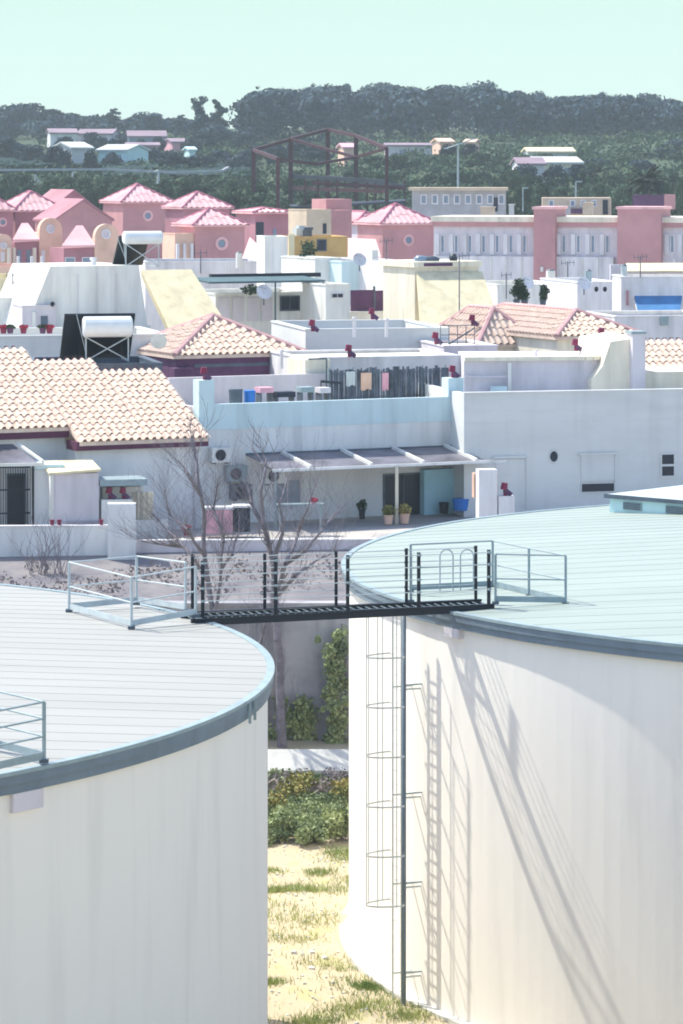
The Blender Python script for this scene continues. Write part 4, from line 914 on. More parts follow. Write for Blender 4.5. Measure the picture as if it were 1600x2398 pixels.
# M7 cream house
f = Fr(972, 146, 25); 
T = thing('cream_house', 'tall cream house with arched niches on its white side and a dark roof slot', 'house', f.W(2, 2, 6.5), GM)
u1 = f.u(1122); zt = f.z(1040, 612); ue = f.u(1175)
m = MB(); f.bu(m, 0, u1, 0, 3.2, 6.4, zt-.25); build('wall', m, 'cream', T)
m = MB(); f.bu(m, -.12, u1+.1, -.12, 3.4, zt-.25, zt); build('roof_slab', m, 'cream', T)
zT, zB = f.z(1040, 637, -.13), f.z(1040, 764, -3.4); q = [f.W(f.u(985,-3.4),-3.4,zB), f.W(f.u(1172,-3.4),-3.4,zB), f.W(f.u(1130,-.13),-.13,zT), f.W(f.u(976,-.13),-.13,zT)]
m = MB(); m.hexa([p-Vector((0,0,.3)) for p in q]+q); build('roof_slope', m, 'yellow', T)
m = MB(); f.bu(m, f.u(985,-3.4)+.02, f.u(1172,-3.4)-.02, -3.38, -.14, 6.4, zB-.32); build('lower_wall', m, 'cream', T)
m = MB(); f.bu(m, f.u(990), f.u(1057), -.14, -.121, zt-.2, zt-.06); build('slot', m, 'plum', T)
m = MB(); m.hexa([f.W(u1,.3,6.4), f.W(ue,.3,6.4), f.W(ue,3,6.4), f.W(u1,3,6.4), f.W(u1,.3,zt-.3), f.W(ue,.3,f.z(1160,745)), f.W(ue,3,f.z(1160,745)), f.W(u1,3,zt-.3)]); build('stair_slope', m, 'cream', T)
f0 = Fr(915, 152.3, 25); ul = f0.u(969)
m = MB(); f0.bu(m, 0, ul, .0, 2.6, 6.4, f0.z(940, 614)); build('side_wing', m, 'white', T)
for px, pt, pb, w in ((932, 655, 671, 5), (962, 702, 727, 6)):
    m = MB(); u, zz, zb_ = f0.u(px), f0.z(px, pt), f0.z(px, pb); w_ = w/54; n = 8
    pts = [(u-w_, zb_), (u+w_, zb_)]+[(u+w_*math.cos(math.pi*i/n), zz-w_*1.2+w_*1.2*math.sin(math.pi*i/n)) for i in range(n+1)]
    k = len(pts); m.add([f0.W(a_, -.03, b_) for a_, b_ in pts]+[f0.W(a_, .0, b_) for a_, b_ in pts], [tuple(range(k))]+[(i, k+i, k+(i+1) % k, (i+1) % k) for i in range(k)]); build('niche', m, 'metal_dark', T)
wbox(T, 'door', f0, 926, 941, 679, 765, -.04, 0, 'lavender')
for k, (px, w, h, c_, lab, nm) in enumerate(((985, .55, .25, 'glass_blue', 'pale blue bundle on the roof of the tall cream house', 'bundle'), (1005, .9, .22, 'metal_dark', 'dark crate lying on the roof of the tall cream house', 'crate'), (1062, .35, .3, 'black_steel', 'black bin bag on the roof of the tall cream house near the antenna', 'bag'))):
    m = MB(); p = f.W(f.u(px, .8), .8, zt); V = [(p.x+math.cos(t)*w/2*s, p.y+math.sin(t)*.2*s, p.z+h*hh) for s, hh in ((1,0),(1.08,.5),(.6,1)) for t in [2*math.pi*i/10 for i in range(10)]]
    m.add(V, [(i, (i+1) % 10, 10+(i+1) % 10, 10+i) for i in range(10)]+[(10+i, 10+(i+1) % 10, 20+(i+1) % 10, 20+i) for i in range(10)]+[tuple(range(20, 30))]); solo(nm, lab, nm, m, c_, smooth=True)
def antenna(px, pb, pt, Y, lab, arms=4, w=.5, group='television antennas'):
    p = P(px, pb, Y); q = P(px, pt, Y); T = thing('antenna', lab, 'antenna', p, group); m = MB(); m.tube(p, q, .028*Y/140, n=6); build('mast', m, 'bark', T)
    m = MB(); t = q-Vector((0,0,.1)); m.tube(t+Vector((-w*.9,0,0)), t+Vector((w*.9,0,.05)), .015*Y/140, n=4)
    for i in range(arms): x = -w*.8+1.6*w*i/(arms-1); m.tube(t+Vector((x,-.3,.03)), t+Vector((x,.3,.03)), .01*Y/140, n=4); m.tube(t+Vector((x,0,-.12)), t+Vector((x,0,.18)), .012*Y/140, n=4)
    build('aerial', m, 'metal_dark', T)
antenna(1076, 785, 596, 139, 'tall thin television antenna mast in front of the tall cream house')
antenna(1186, 700, 640, 168, 'short antenna above the small dark plants near the tile roof', 3, .3)
# M8 long terraces
T = flat_house('grey_terrace', 'long grey-blue terrace wall with cream coping in the picture centre', 'house', Fr(716, 127.5, 12), 716, 1052, 772, 6.3, 7, 'greywall', 'roofgrey', .6, group=GM)
T = flat_house('pale_terrace', 'long pale terrace with cream top behind the slatted screen', 'house', Fr(708, 119.5, 16), 708, 1078, 838, 6.2, 4.6, 'white2', 'cream', .12, group=GM)
T = flat_house('lavender_block', 'low pinkish block with pale roof right of the slatted screen', 'house', Fr(1040, 124.5, 12), 1040, 1165, 812, 6.2, 4, 'lavender', 'cream', .12, group=GM)
for px, py, Y, lab in ((733, 776, 126.5, 'dark red chimney cowl at the left end of the grey terrace wall'), (873, 748, 133, 'dark red chimney cowl below the dark plum screen'), (819, 836, 119.6, 'dark red chimney cowl on the cream ledge above the slatted screen'), (1022, 806, 123, 'dark red chimney cowl right of the grey terrace wall by the railing'), (1108, 763, 131, 'dark red chimney cowl at the left corner of the hipped tile roof'), (1350, 822, 121.5, 'dark red chimney cowl on the cream parapet above the curved wall'), (1411, 795, 124.5, 'dark red chimney cowl at the eave of the right tile roof'), (1143, 1000, 0, '')):
    if Y: cowl(P(px, py, Y), lab, 1.05, 1)
f = Fr(1032, 121.8, 12); T = thing('terrace_railing', 'thin dark railing beside a red cowl right of the grey terrace wall', 'railing', f.W(.8, 0, 10)); zb_, zt_ = f.z(1060, 806), f.z(1060, 762)
for k in range(5): m = MB(); m.tube(f.W(k*.32,0,zb_), f.W(k*.32,0,zt_), .016, n=5); build('post', m, 'metal_dark', T)
m = MB(); m.tube(f.W(0,0,zt_), f.W(1.28,0,zt_), .018, n=5); m.tube(f.W(0,0,(zb_+zt_)/2), f.W(1.28,0,(zb_+zt_)/2), .014, n=5); m.tube(f.W(.3,-.02,zb_), f.W(1.28,-.02,zt_-.1), .03, n=5); build('rail', m, 'metal_dark', T)
# M9 tile roofs at right
f = Fr(1112, 130, 25)
T = hip_house('hip_roof_house', 'low house with wide pale tiled hip roof right of the tall cream house', f, 1122, 1262, 806, 722, 6.2, 4.6, 'cream', 'tile', None, GM, .15, .27, .42, .085, 'ridge_soft')
f = Fr(1300, 127.5, 25)
T = hip_house('hip_roof_house', 'long tiled hip roof farther right with its ridge above the row of cowls', f, 1306, 1496, 786, 722, 6.2, 9.5, 'cream', 'tile', None, GM, .15, .27, .42, .085, 'ridge_soft')
f = Fr(1532, 121, 16)
T = thing('tile_roof_house', 'corner of a pale tiled roof with a dark ridge cut by the right edge', 'house', f.W(1.5, 1, 6.2), GM)
z0 = f.z(1570, 905); m = MB(); u1 = f.u(1690); plane_block(m, f, .1, u1, 0, 3.0, z0, .5, .15); rf = build('roof', m, 'tile', T)
m = MB(); tile_plane(m, f.W(0,0,z0+.01), (f.W(1,0,0)-f.W(0,0,0)), (f.W(0,1,.5)-f.W(0,0,0)).normalized(), [(.25+.27*k, 0, 3.0/.894) for k in range(int(u1/.27))]); build('tiles', m, 'tile', rf)
m = MB()
for k in range(int(u1/.27)): c = f.W(.25+.27*k, 3.02, z0+1.5); m.box(c.x-.07, c.x+.07, c.y-.03, c.y+.03, c.z-.04, c.z+.11)
build('ridge_end', m, 'tile_end', rf)
m = MB(); f.bu(m, .1, u1, .3, 5, 6.2, z0); build('wall', m, 'cream', T)
# M10 curved wall and cream house
cxx, cyy = P(1330, 0, 119.5).x, 119.5+.4
T = thing('curved_wall_house', 'lavender terrace wall with a rounded right end below the tiled hip roofs', 'house', (cxx-3, 120, 6.2), GM)
zt_ = ZC-(842-YH)*118.7/FL; m = MB(); x0 = P(1087, 0, 118).x; pts = [(x0, 118.0), (P(1345,0,118.6).x, 118.6)]; c_ = (pts[1][0]+.1, 120.0)
for i in range(1, 9): t = -math.pi/2+math.pi/2*i/8; pts.append((c_[0]+1.4*math.cos(t), c_[1]+1.4*math.sin(t)))
pts += [(c_[0]+1.4, 124), (x0, 124)]; k = len(pts); m.add([(x, y, 6.2) for x, y in pts]+[(x, y, zt_) for x, y in pts], [(i, (i+1) % k, k+(i+1) % k, k+i) for i in range(k)]+[tuple(range(k, 2*k))]); build('wall', m, 'lavender', T)
m = MB(); ps = pts[:-2]
for i in range(len(ps)-1):
    a_, b_ = Vector((*ps[i], zt_+.06)), Vector((*ps[i+1], zt_+.06)); m.bar(a_, b_, .26, .14)
build('coping', m, 'cream', T)
ff = Fr(1087, 117.9, 5); wbox(T, 'pilaster', ff, 1190, 1198, 850, 925, -.08, .02, 'white'); wbox(T, 'band', ff, 1090, 1188, 880, 884, -.02, .02, 'lavender')
wbox(T, 'bench', ff, 1150, 1188, 905, 920, -.3, -.1, 'bluewall')
f = Fr(1402, 118.2, 12)
T = thing('cream_chimney_house', 'sunlit cream house with broad lavender chimney at the right', 'house', f.W(2, 1, 6.2), GM)
m = MB(); u1 = f.u(1500); z_ = f.z(1450, 790); m.add([f.W(-.25,0,6.2), f.W(u1,0,6.2), f.W(u1,0,z_), f.W(.45,0,z_-.15), f.W(.15,0,z_-1.0), f.W(-.25,0,z_-1.5)]+[f.W(-.25,4,6.2), f.W(u1,4,6.2), f.W(u1,4,z_), f.W(.45,4,z_-.15), f.W(.15,4,z_-1.0), f.W(-.25,4,z_-1.5)], [(0,1,2,3,4,5),(11,10,9,8,7,6)]+[(i, 6+i, 6+(i+1) % 6, (i+1) % 6) for i in range(6)]); build('wall', m, 'cream', T)
wbox(T, 'side_wall', f, 1512, 1690, 870, 930, -.0, 3, 'cream')
m = MB(); f.b(m, 1482, 1512, 782, 925, -.35, .35); ch = build('chimney', m, 'lavender', T); m = MB(); f.b(m, 1479, 1515, 776, 782, -.4, .4); build('cap', m, 'galv', ch)
# M11 upper right cluster
T = flat_house('white_upper_house', 'white block behind the tile roofs under the long pink terraced row', 'house', Fr(1165, 176, 14), 1165, 1330, 668, 6.5, 6, 'white', 'roofcream', .3, group=GM)
T = flat_house('two_hole_house', 'white house with two small round black holes in its wall', 'house', Fr(1352, 163, 14), 1352, 1452, 662, 6.5, 6, 'white2', 'white', .25, group=GM)
f = Fr(1352, 163, 14)
for px in (1397, 1417):
    u, z = f.u(px), f.z(px, 677); m = MB(); n = 12; m.add([f.W(u+.1*math.cos(6.283*i/n), -.02, z+.13*math.sin(6.283*i/n)) for i in range(n)]+[f.W(u+.1*math.cos(6.283*i/n), 0, z+.13*math.sin(6.283*i/n)) for i in range(n)], [tuple(range(n))]+[(i, n+i, n+(i+1) % n, (i+1) % n) for i in range(n)]); build('vent_hole', m, 'black_steel', T)
T2 = flat_house('blue_awning_house', 'white house at the right edge with a blue awning stretched along its terrace', 'house', Fr(1455, 152, 3), 1455, 1690, 650, 6.5, 3, 'white2', 'cream', .3, group=GM)
f = Fr(1455, 152, 3)
T = thing('blue_awning', 'bright blue awning along the white terrace at the right edge', 'awning', f.W(1.5, -.5, f.z(1530, 730))); m = MB()
za, zb_ = f.z(1530, 694), f.z(1530, 732); ua, ub = f.u(1486), f.u(1598); n = 10
for i in range(n):
    t0, t1 = i/n, (i+1)/n; s0, s1 = .08*math.sin(t0*9), .08*math.sin(t1*9)
    m.hexa([f.W(ua, -1.2*t1, za+(zb_-za)*t1-.0), f.W(ub-.3*t1, -1.2*t1, za+(zb_-za)*t1), f.W(ub-.3*t0, -1.2*t0, za+(zb_-za)*t0), f.W(ua, -1.2*t0, za+(zb_-za)*t0),
            f.W(ua, -1.2*t1, za+(zb_-za)*t1+.03), f.W(ub-.3*t1, -1.2*t1, za+(zb_-za)*t1+.03), f.W(ub-.3*t0, -1.2*t0, za+(zb_-za)*t0+.03), f.W(ua, -1.2*t0, za+(zb_-za)*t0+.03)])
build('canvas', m, 'awning_blue', T)
m = MB(); m.tube(f.W(ua, -1.22, zb_), f.W(ub-.3, -1.22, zb_), .04); m.tube(f.W(ua, 0, za-.1), f.W(ua, -1.2, zb_), .025); m.tube(f.W(ub, 0, za-.1), f.W(ub-.3, -1.2, zb_), .025); build('frame', m, 'white', T)
wbox(T2, 'post', f, 1468, 1473, 680, 715, -.15, -.05, 'pinkwall2')
T = flat_house('low_white_wall_house', 'low white wall below the blue awning with a grey vent', 'house', Fr(1440, 140, 12), 1440, 1690, 742, 6.4, 5, 'white2', 'roofcream', .2, group=GM); f = Fr(1440, 140, 12); wbox(T, 'vent', f, 1548, 1566, 741, 762, -.12, 0, 'galv')
T = thing('cream_awning', 'long cream awning band above the blue awning at the right edge', 'awning', Fr(1440, 168, 8).W(2, 0, 12)); f = Fr(1440, 168, 8)
m = MB(); za, zb_ = f.z(1530, 618), f.z(1530, 634); m.hexa([f.W(0,-1.5,zb_), f.W(4.2,-1.5,zb_), f.W(4.2,0,za), f.W(0.6,0,za), f.W(0,-1.5,zb_+.05), f.W(4.2,-1.5,zb_+.05), f.W(4.2,0,za+.05), f.W(.6,0,za+.05)]); build('canvas', m, 'yellow', T)
m = MB(); f.bu(m, -.2, 4.2, .05, .3, 6.5, za-.02); build('wall', m, 'lavender', T)
# plants on the middle roofs
for k, (px, py, Y, w, h, lab) in enumerate(((1210, 716, 150, .55, 1.0, 'dark potted shrub on the terrace above the tile roofs, left of the pair'), (1229, 716, 150, .5, .7, 'dark potted shrub on the terrace above the tile roofs, right of the pair'), (1272, 716, 152, .4, .7, 'small grey-green potted shrub above the tile roof ridge'), (722, 625, 165, .9, 1.1, 'dark green bush between the orange box and the small white block'))):
    p = P(px, py, Y); potted(p, .16, .25, 'metal_dark', lab, plant=False, name='potted_shrub', cat='shrub', grp='dark shrubs on the middle roofs'); T = COL.objects[-1] if False else [o for o in COL.objects if o.name.startswith('potted_shrub')][-1]
    V, F_ = leaves([p+Vector((rs.uniform(-.15,.15), 0, .25+h*t)) for t in (.2,.4,.6,.8)], [(w*.5, w*.5, h*.22)]*4, 500, .13); m = MB(); m.arr(V, F_); build('foliage', m, 'leaf_mid', T)

# small things on the roofs
def dish(px, py, Y, lab, r=.35):
    p = P(px, py, Y); T = thing('satellite_dish', lab, 'satellite dish', p-Vector((0,0,.5)), 'satellite dishes'); d = Vector((.35, -.75, .45)).normalized(); a = d.orthogonal().normalized(); b = d.cross(a); m = MB(); n = 16
    for k, (rr, dd) in enumerate(((.01, 0), (.5, .04), (1, .14))): m.v += [tuple(p+(a*math.cos(6.283*i/n)+b*math.sin(6.283*i/n))*r*rr+d*dd*r) for i in range(n)]
    m.f = [(k*n+i, k*n+(i+1) % n, (k+1)*n+(i+1) % n, (k+1)*n+i) for k in range(2) for i in range(n)]; build('reflector', m, 'white2', T, True)
    m = MB(); m.tube(p-Vector((0,0,.55)), p-Vector((0,0,.02)), .03); build('mast', m, 'metal_dark', T); m = MB(); m.tube(p-b*r, p+d*r*.9, .012, n=4); build('arm', m, 'metal_dark', T)
dish(1368, 664, 161, 'satellite dish on the roof edge left of the two black holes'); dish(842, 608, 159, 'satellite dish above the pale blue block'); dish(618, 684, 141.5, 'satellite dish on the white wall under the green awning'); dish(1236, 662, 175, 'satellite dish on the white block behind the dark shrubs')
antenna(905, 612, 560, 158, 'television antenna on the white panelled block', 4, .35); antenna(1330, 668, 612, 175, 'television antenna on the white block right of the dark shrubs', 4, .4); antenna(470, 640, 588, 133.5, 'thin television antenna behind the yellow roof slope', 3, .3); antenna(1500, 650, 598, 151, 'television antenna above the blue awning house', 4, .35); antenna(30, 700, 640, 135, 'television antenna on the white terrace at the left edge', 3, .3)
for k, (px, py, Y, w, h, c, lab) in enumerate(((1290, 660, 178, .5, .6, 'white', 'white roof tank on the block behind the dark shrubs'), (1378, 656, 165, .35, .45, 'galv', 'grey roof cylinder beside the satellite dish near the two holes'), (1462, 648, 153, .3, .5, 'galv_light', 'pale roof cylinder at the corner of the blue awning house'), (560, 612, 199, .4, .5, 'white', 'white roof cylinder before the largest pink house'))):
    p = P(px, py, Y); T = thing('roof_tank', lab, 'water tank', p-Vector((0,0,.4)), 'small tanks on the roofs'); m = MB(); m.tube(p-Vector((0,0,.4)), p+Vector((0,0,h)), w*.5, n=12); build('body', m, c, T); m = MB(); m.tube(p+Vector((0,0,h)), p+Vector((0,0,h+.08)), w*.52, w*.3, 12); build('lid', m, 'metal_dark', T)
for k, (px, py, v, h, lab) in enumerate(((830, 765, 0, .5, 'short white vent pipe on the grey terrace wall, left of two'), (905, 764, 0, .4, 'short white vent pipe on the grey terrace wall, right of two'), (1255, 838, 0, .35, 'short pale vent pipe on the curved terrace wall'), (660, 838, 0, .4, 'short pale vent pipe behind the maroon house'))):
    p = P(px, py, 126 if k < 2 else 121); m = MB(); m.tube(p-Vector((0,0,.4)), p+Vector((0,0,h*.6)), .06, n=8); m.tube(p+Vector((0,0,h*.6)), p+Vector((0,0,h*.75)), .1, .07, n=8); solo('vent_pipe', lab, 'vent', m, 'white2')
# ================================================================ pink houses
YP = 262
G_P = 'pink houses with hipped roofs'
f = Fr(240, 300, 25); hip_house('pink_house', 'pink house with round window and hip roof, highest at the back left', f, 288, 400, 473, 432, 8, 5.0, 'pinkwall', rnd=(346, 505, 13), group=G_P)
f = Fr(430, 285, 25); hip_house('pink_house', 'pink house whose hip roof peeks over the larger rooftop left of centre', f, 432, 538, 486, 450, 8, 4.4, 'pinkwall2', group=G_P)
f = Fr(457, 255, 25); T = hip_house('pink_house', 'largest pink house with round window facing us, left of the picture centre', f, 457, 573, 527, 489, 7.4, 4.0, 'pinkwall', rnd=(519, 570, 16), group=G_P)
wb = Fr(408, 254.5, 25); T = flat_house('porch_block', 'pink and peach columned porch block left of the largest pink house', 'porch', wb, 410, 457, 548, 7.4, 2.6, 'peach', 'pinkroof', .1, group=None)
for px in (414, 430, 447): wbox(T, 'column', wb, px, px+6, 570, 625, -.25, -.02, 'white2')
f = Fr(35, 290, 25); hip_house('pink_house', 'pink house with wide hip roof near the left edge', f, 36, 150, 493, 449, 8, 5.2, 'pinkwall2', rnd=None, group=G_P)
f = Fr(-70, 285, 25); hip_house('pink_house', 'pink house cut by the left edge with its roof slope showing', f, -70, 30, 492, 445, 8, 5.0, 'pinkwall2', rnd=(6, 520, 11), group=G_P)
f = Fr(110, 305, 25); T = thing('plum_gable_house', 'deep plum-pink windowless gabled house between the left roofs', 'house', f.W(2.5, 2, 8), None)
def gable(T, fr, px0, px1, pe, pr, zb, depth, wall, roofm, nm='wall'):
    u0, u1 = fr.u(px0), fr.u(px1); ze, zr_ = fr.z((px0+px1)/2, pe), fr.z((px0+px1)/2, pr); um = (u0+u1)/2; m = MB()
    m.add([fr.W(u0,0,zb), fr.W(u1,0,zb), fr.W(u1,0,ze), fr.W(um,0,zr_), fr.W(u0,0,ze), fr.W(u0,depth,zb), fr.W(u1,depth,zb), fr.W(u1,depth,ze), fr.W(um,depth,zr_), fr.W(u0,depth,ze)], [(0,1,2,3,4),(9,8,7,6,5),(0,5,6,1),(1,6,7,2),(4,9,5,0)]); build(nm, m, wall, T)
    for s, (a, b) in enumerate(((u0-.2, um), (u1+.2, um))):
        za = ze-.2*(zr_-ze)/(um-u0); m = MB(); q = [fr.W(a,-.1,za+.02), fr.W(b,-.1,zr_+.02), fr.W(b,depth+.1,zr_+.02), fr.W(a,depth+.1,za+.02)]; m.hexa(q+[p+Vector((0,0,.16)) for p in q]); build('roof', m, roofm, T)
gable(T, f, 118, 228, 492, 448, 8, 6, 'pinkwall2', 'pinkwall2')
f = Fr(150, 280, 25); T = thing('plum_gable_house', 'plum-pink gabled house with round window above the arched gables', 'house', f.W(2.5, 2, 8), None); gable(T, f, 130, 262, 515, 470, 8, 5, 'pinkwall', 'pinkwall2')
# arched gable houses
def arch_house(lab, Y, px0, px1, pt, ps, win, wl, wr, pe, pe2, zb=7.3):
    """a curved gable px0..px1, and a pink lean-to roof from column wl to wr on its left"""
    f = Fr(px0, Y, 25); T = thing('arched_gable_house', lab, 'house', f.W(1, 1.5, zb), 'houses with arched cream gables'); u0, u1 = f.u(px0), f.u(px1); zt, zs = f.z((px0+px1)/2, pt), f.z((px0+px1)/2, ps); um, hw = (u0+u1)/2, (u1-u0)/2; n = 14
    pts = [(u0, zb), (u1, zb)]+[(um+hw*math.cos(math.pi*i/n), zs+(zt-zs)*math.sin(math.pi*i/n)**.8) for i in range(n+1)]; k = len(pts)
    m = MB(); m.add([f.W(a, 0, b) for a, b in pts]+[f.W(a, .5, b) for a, b in pts], [tuple(range(k)), tuple(range(2*k-1, k-1, -1))]+[(i, k+i, k+(i+1) % k, (i+1) % k) for i in range(k)]); build('gable', m, 'peach', T)
    px, py, r = win; u, z = f.u(px), f.z(px, py); r = r*Y/FL; m = MB(); n = 14
    for i in range(n): m.tube(f.W(u+math.cos(6.283*i/n)*r, -.04, z+math.sin(6.283*i/n)*r), f.W(u+math.cos(6.283*(i+1)/n)*r, -.04, z+math.sin(6.283*(i+1)/n)*r), .08, n=4)
    o = build('window', m, 'white2', T); m = MB(); m.add([f.W(u+math.cos(6.283*i/n)*r, -.02, z+math.sin(6.283*i/n)*r) for i in range(n)], [tuple(range(n))]); build('pane', m, 'lavender', o)
    ua, ub = f.u(wl, .1), u0; ze, zh = f.z(wl, pe), f.z(px0, pe2)
    m = MB(); f.bu(m, ua+.15, ub-.01, .12, 3, zb, ze-.15); build('wall', m, 'pinkwall2', T)
    m = MB(); q = [f.W(ua-.1,-.15,ze-.1), f.W(ub,-.15,ze-.1), f.W(ub,2.4,zh), f.W(max(ua+.5,ub-.5),2.4,zh)]; m.hexa(q+[p+Vector((0,0,.15)) for p in q]); rf = build('roof', m, 'pinkroof', T)
    m = MB(); f.bu(m, u0, u1, .5, 3.5, zb, zs); build('rear_wall', m, 'peach', T)
    return T, f
T, f = arch_house('house with tall arched cream gable and round window at the far left', 240, 92, 146, 510, 545, (118, 536, 9), 30, 92, 562, 528)
for px in (62, 40): wbox(T, 'window', f, px, px+10, 585, 622, .08, .119, 'glass_blue')
wbox(T, 'window', f, 97, 106, 586, 620, -.05, 0, 'white2')
for px in (30, 78, 134): wbox(T, 'column', f, px, px+7, 580, 650, -.3, -.1, 'cream')
T, f = arch_house('house with lower arched cream gable left of the small solar heater', 236, 222, 280, 524, 562, (248, 548, 10), 145, 222, 576, 534)
for px in (152, 192): window(T, f, px, px+24, 602, 618, .1, 'white2', 'glass_blue', 0)
T, f = arch_house('peach house with a pink roof strip cut by the left edge', 238, -14, 28, 548, 568, (8, 575, 7), -60, -14, 590, 560)
wbox(T, 'window', f, 2, 11, 590, 612, -.05, 0, 'white2')
wbox(T, 'column', f, 18, 25, 580, 650, -.3, -.1, 'cream')
T = flat_house('peach_terrace', 'peach and pink terrace wall below the arched gables', 'house', Fr(-60, 215, 12), -60, 110, 625, 7, 6, 'peach', 'pinkroof', .3, group=None)
for px in (40, 72, 96): wbox(T, 'column', Fr(-60, 215, 12), px, px+6, 600, 660, -.3, -.05, 'white2')
T = flat_house('grey_flat_terrace', 'flat pale grey terrace in front of the largest pink house', 'house', Fr(340, 200, 10), 340, 620, 614, 7, 6, 'white2', 'roofgrey', .2, group=None)
f = Fr(585, 270, 25); T = hip_house('pink_house', 'small pink house with a dark doorway right of the largest pink house', f, 598, 678, 497, 488, 7.6, 4.0, 'pinkwall2', group=G_P); wbox(T, 'doorway', f, 600, 618, 520, 556, -.05, 0, 'navy'); wbox(T, 'window', f, 640, 648, 535, 552, -.05, 0, 'glass_blue')
T = thing('pink_lean_to', 'pink lean-to roof just left of the tall cream-white box', 'lean-to', P(600, 620, 235)); m = MB(); q = [P(560,625,238), P(622,625,232), P(622,590,238), P(585,555,243)]; m.hexa([p-Vector((0,0,.6)) for p in q]+q); build('roof', m, 'pinkroof', T); m = MB(); q = [P(565,640,238.2), P(622,640,232.4), P(622,626,232.4), P(565,626,238.2)]; m.hexa(q+[p+Vector((0,.4,0)) for p in q]); build('wall', m, 'pinkwall', T)
# white box, orange house, beige tower, pink block
T = flat_house('white_box_house', 'tall cream-white windowless box right of the largest pink house', 'house', Fr(620, 186, 10), 620, 674, 556, 6.8, 3, 'white', 'white', .15, group=None)
f = Fr(676, 190, 12); T = flat_house('orange_house', 'ochre-orange house with a dark window in the picture centre', 'house', f, 676, 815, 556, 6.8, 4, 'ochre', 'ochre', .2, group=None); window(T, f, 742, 765, 560, 588, 0, 'metal_dark', 'glass_dark', 0); wbox(T, 'corner_strip', f, 676, 690, 548, 640, -.1, 0, 'yellow')
f = Fr(718, 225, 25); T = flat_house('beige_tower', 'beige rooftop tower with a small arched dark opening above the orange house', 'tower', f, 718, 776, 492, 7, 3, 'beige', 'beige', .2, group=None); wbox(T, 'opening', f, 757, 765, 523, 547, -.05, 0, 'navy')
f = Fr(776, 228, 25); T = flat_house('pink_block', 'upright mauve-pink block behind the beige rooftop tower', 'tower', f, 776, 824, 494, 7, 3, 'pinkwall', 'pinkroof', .2, group=None); f2_ = Fr(762, 231, 25); wbox(T, 'upper_block', f2_, 764, 824, 466, 495, 0, 2.4, 'pinkwall')
for px, py, c, lab in ((704, 548, 'galv_light', 'pale grey roof clutter box on the orange house, left'), (722, 552, 'metal_dark', 'dark roof clutter box on the orange house')):
    f = Fr(px, 192, 25); m = MB(); f.b(m, px-9, px+9, py-14, py+4, 0, .6); f.b(m, px-4, px+12, py-20, py-14, .1, .5); solo('roof_box', lab, 'box', m, c)
# right pink house
f = Fr(893, 262, 25); T = hip_house('pink_house', 'pink house with round window and hip roof right of the picture centre', f, 896, 1016, 523, 478, 7.4, 4.6, 'pinkwall', rnd=(957, 562, 14), group=G_P)
f = Fr(842, 275, 25); T = hip_house('pink_house', 'low wide pink hip roof behind the right-hand pink house', f, 838, 905, 522, 496, 7.4, 5.5, 'lavender', group=G_P); wbox(T, 'window', f, 862, 870, 535, 560, -.05, 0, 'white2')
T = thing('pink_lean_to', 'pink lean-to roof left of the right-hand pink house', 'lean-to', P(850, 600, 212)); m = MB(); q = [P(815,603,214), P(892,600,210), P(880,560,216), P(815,557,219)]; m.hexa([p-Vector((0,0,.5)) for p in q]+q); build('roof', m, 'pinkroof', T); m = MB(); q = [P(815,622,214.3), P(892,622,210.3), P(892,604,210.3), P(815,604,214.3)]; m.hexa(q+[p+Vector((0,.4,0)) for p in q]); build('wall', m, 'white2', T)
# long terraced row
f = Fr(1016, 250, -16)
T = thing('terraced_row', 'long lavender terraced row with pink fascia, cream roof edge and pink towers', 'house', f.W(9, 2, 7.4), None)
uE_ = f.u(1690); z1 = f.z(1230, 507); u0 = 0
m = MB(); f.bu(m, u0, uE_, 0, 6, 7.2, z1-.75); build('wall', m, 'lavender', T)
m = MB(); f.bu(m, u0-.1, uE_, -.25, 6.2, z1-.75, z1-.4); build('fascia', m, 'pinkwall', T)
m = MB(); f.bu(m, u0-.15, uE_, -.32, 6.3, z1-.4, z1); build('roof', m, 'cream', T)
for px0, px1, pt, pb, c in ((1250, 1300, 490, 680, 'pinkwall'), (1446, 1548, 490, 655, 'pinkwall')):
    a_, b_ = f.u(px0, -.9), f.u(px1, -.9); m = MB(); f.bu(m, a_, b_, -.9, 3, 7.2, f.z(px0, pt, -.9)); o = build('stair_tower', m, c, T)
    m = MB(); f.bu(m, a_-.1, b_+.1, -1, 3.1, f.z(px0, pt, -.9), f.z(px0, pt, -.9)+.2); build('cap', m, 'pinkroof', o)
k = 0
for px in list(range(1022, 1246, 32))+list(range(1306, 1440, 34))+[1560, 1590]:
    window(T, f, px+10, px+20, 550+k*0, 592, -.02, 'white2', 'glass_blue', 0, .09)
    wbox(T, 'pilaster', f, px-3, px+7, 548, 596, -.14, -.0, 'white2'); k += 1
m = MB(); f.bu(m, u0, f.u(1440), -.35, -.01, 7.2, f.z(1230, 600)); build('lower_wall', m, 'white2', T)
u = 1.0
m = MB()
while u < 20: f.bu(m, u, u+.12, -.42, -.351, 7.2, f.z(1230, 603)); u += 1.15
build('lower_pier', m, 'white', T)
wbox(T, 'wall_lamp', f, 1266, 1272, 625, 636, -1.1, -.9, 'white')
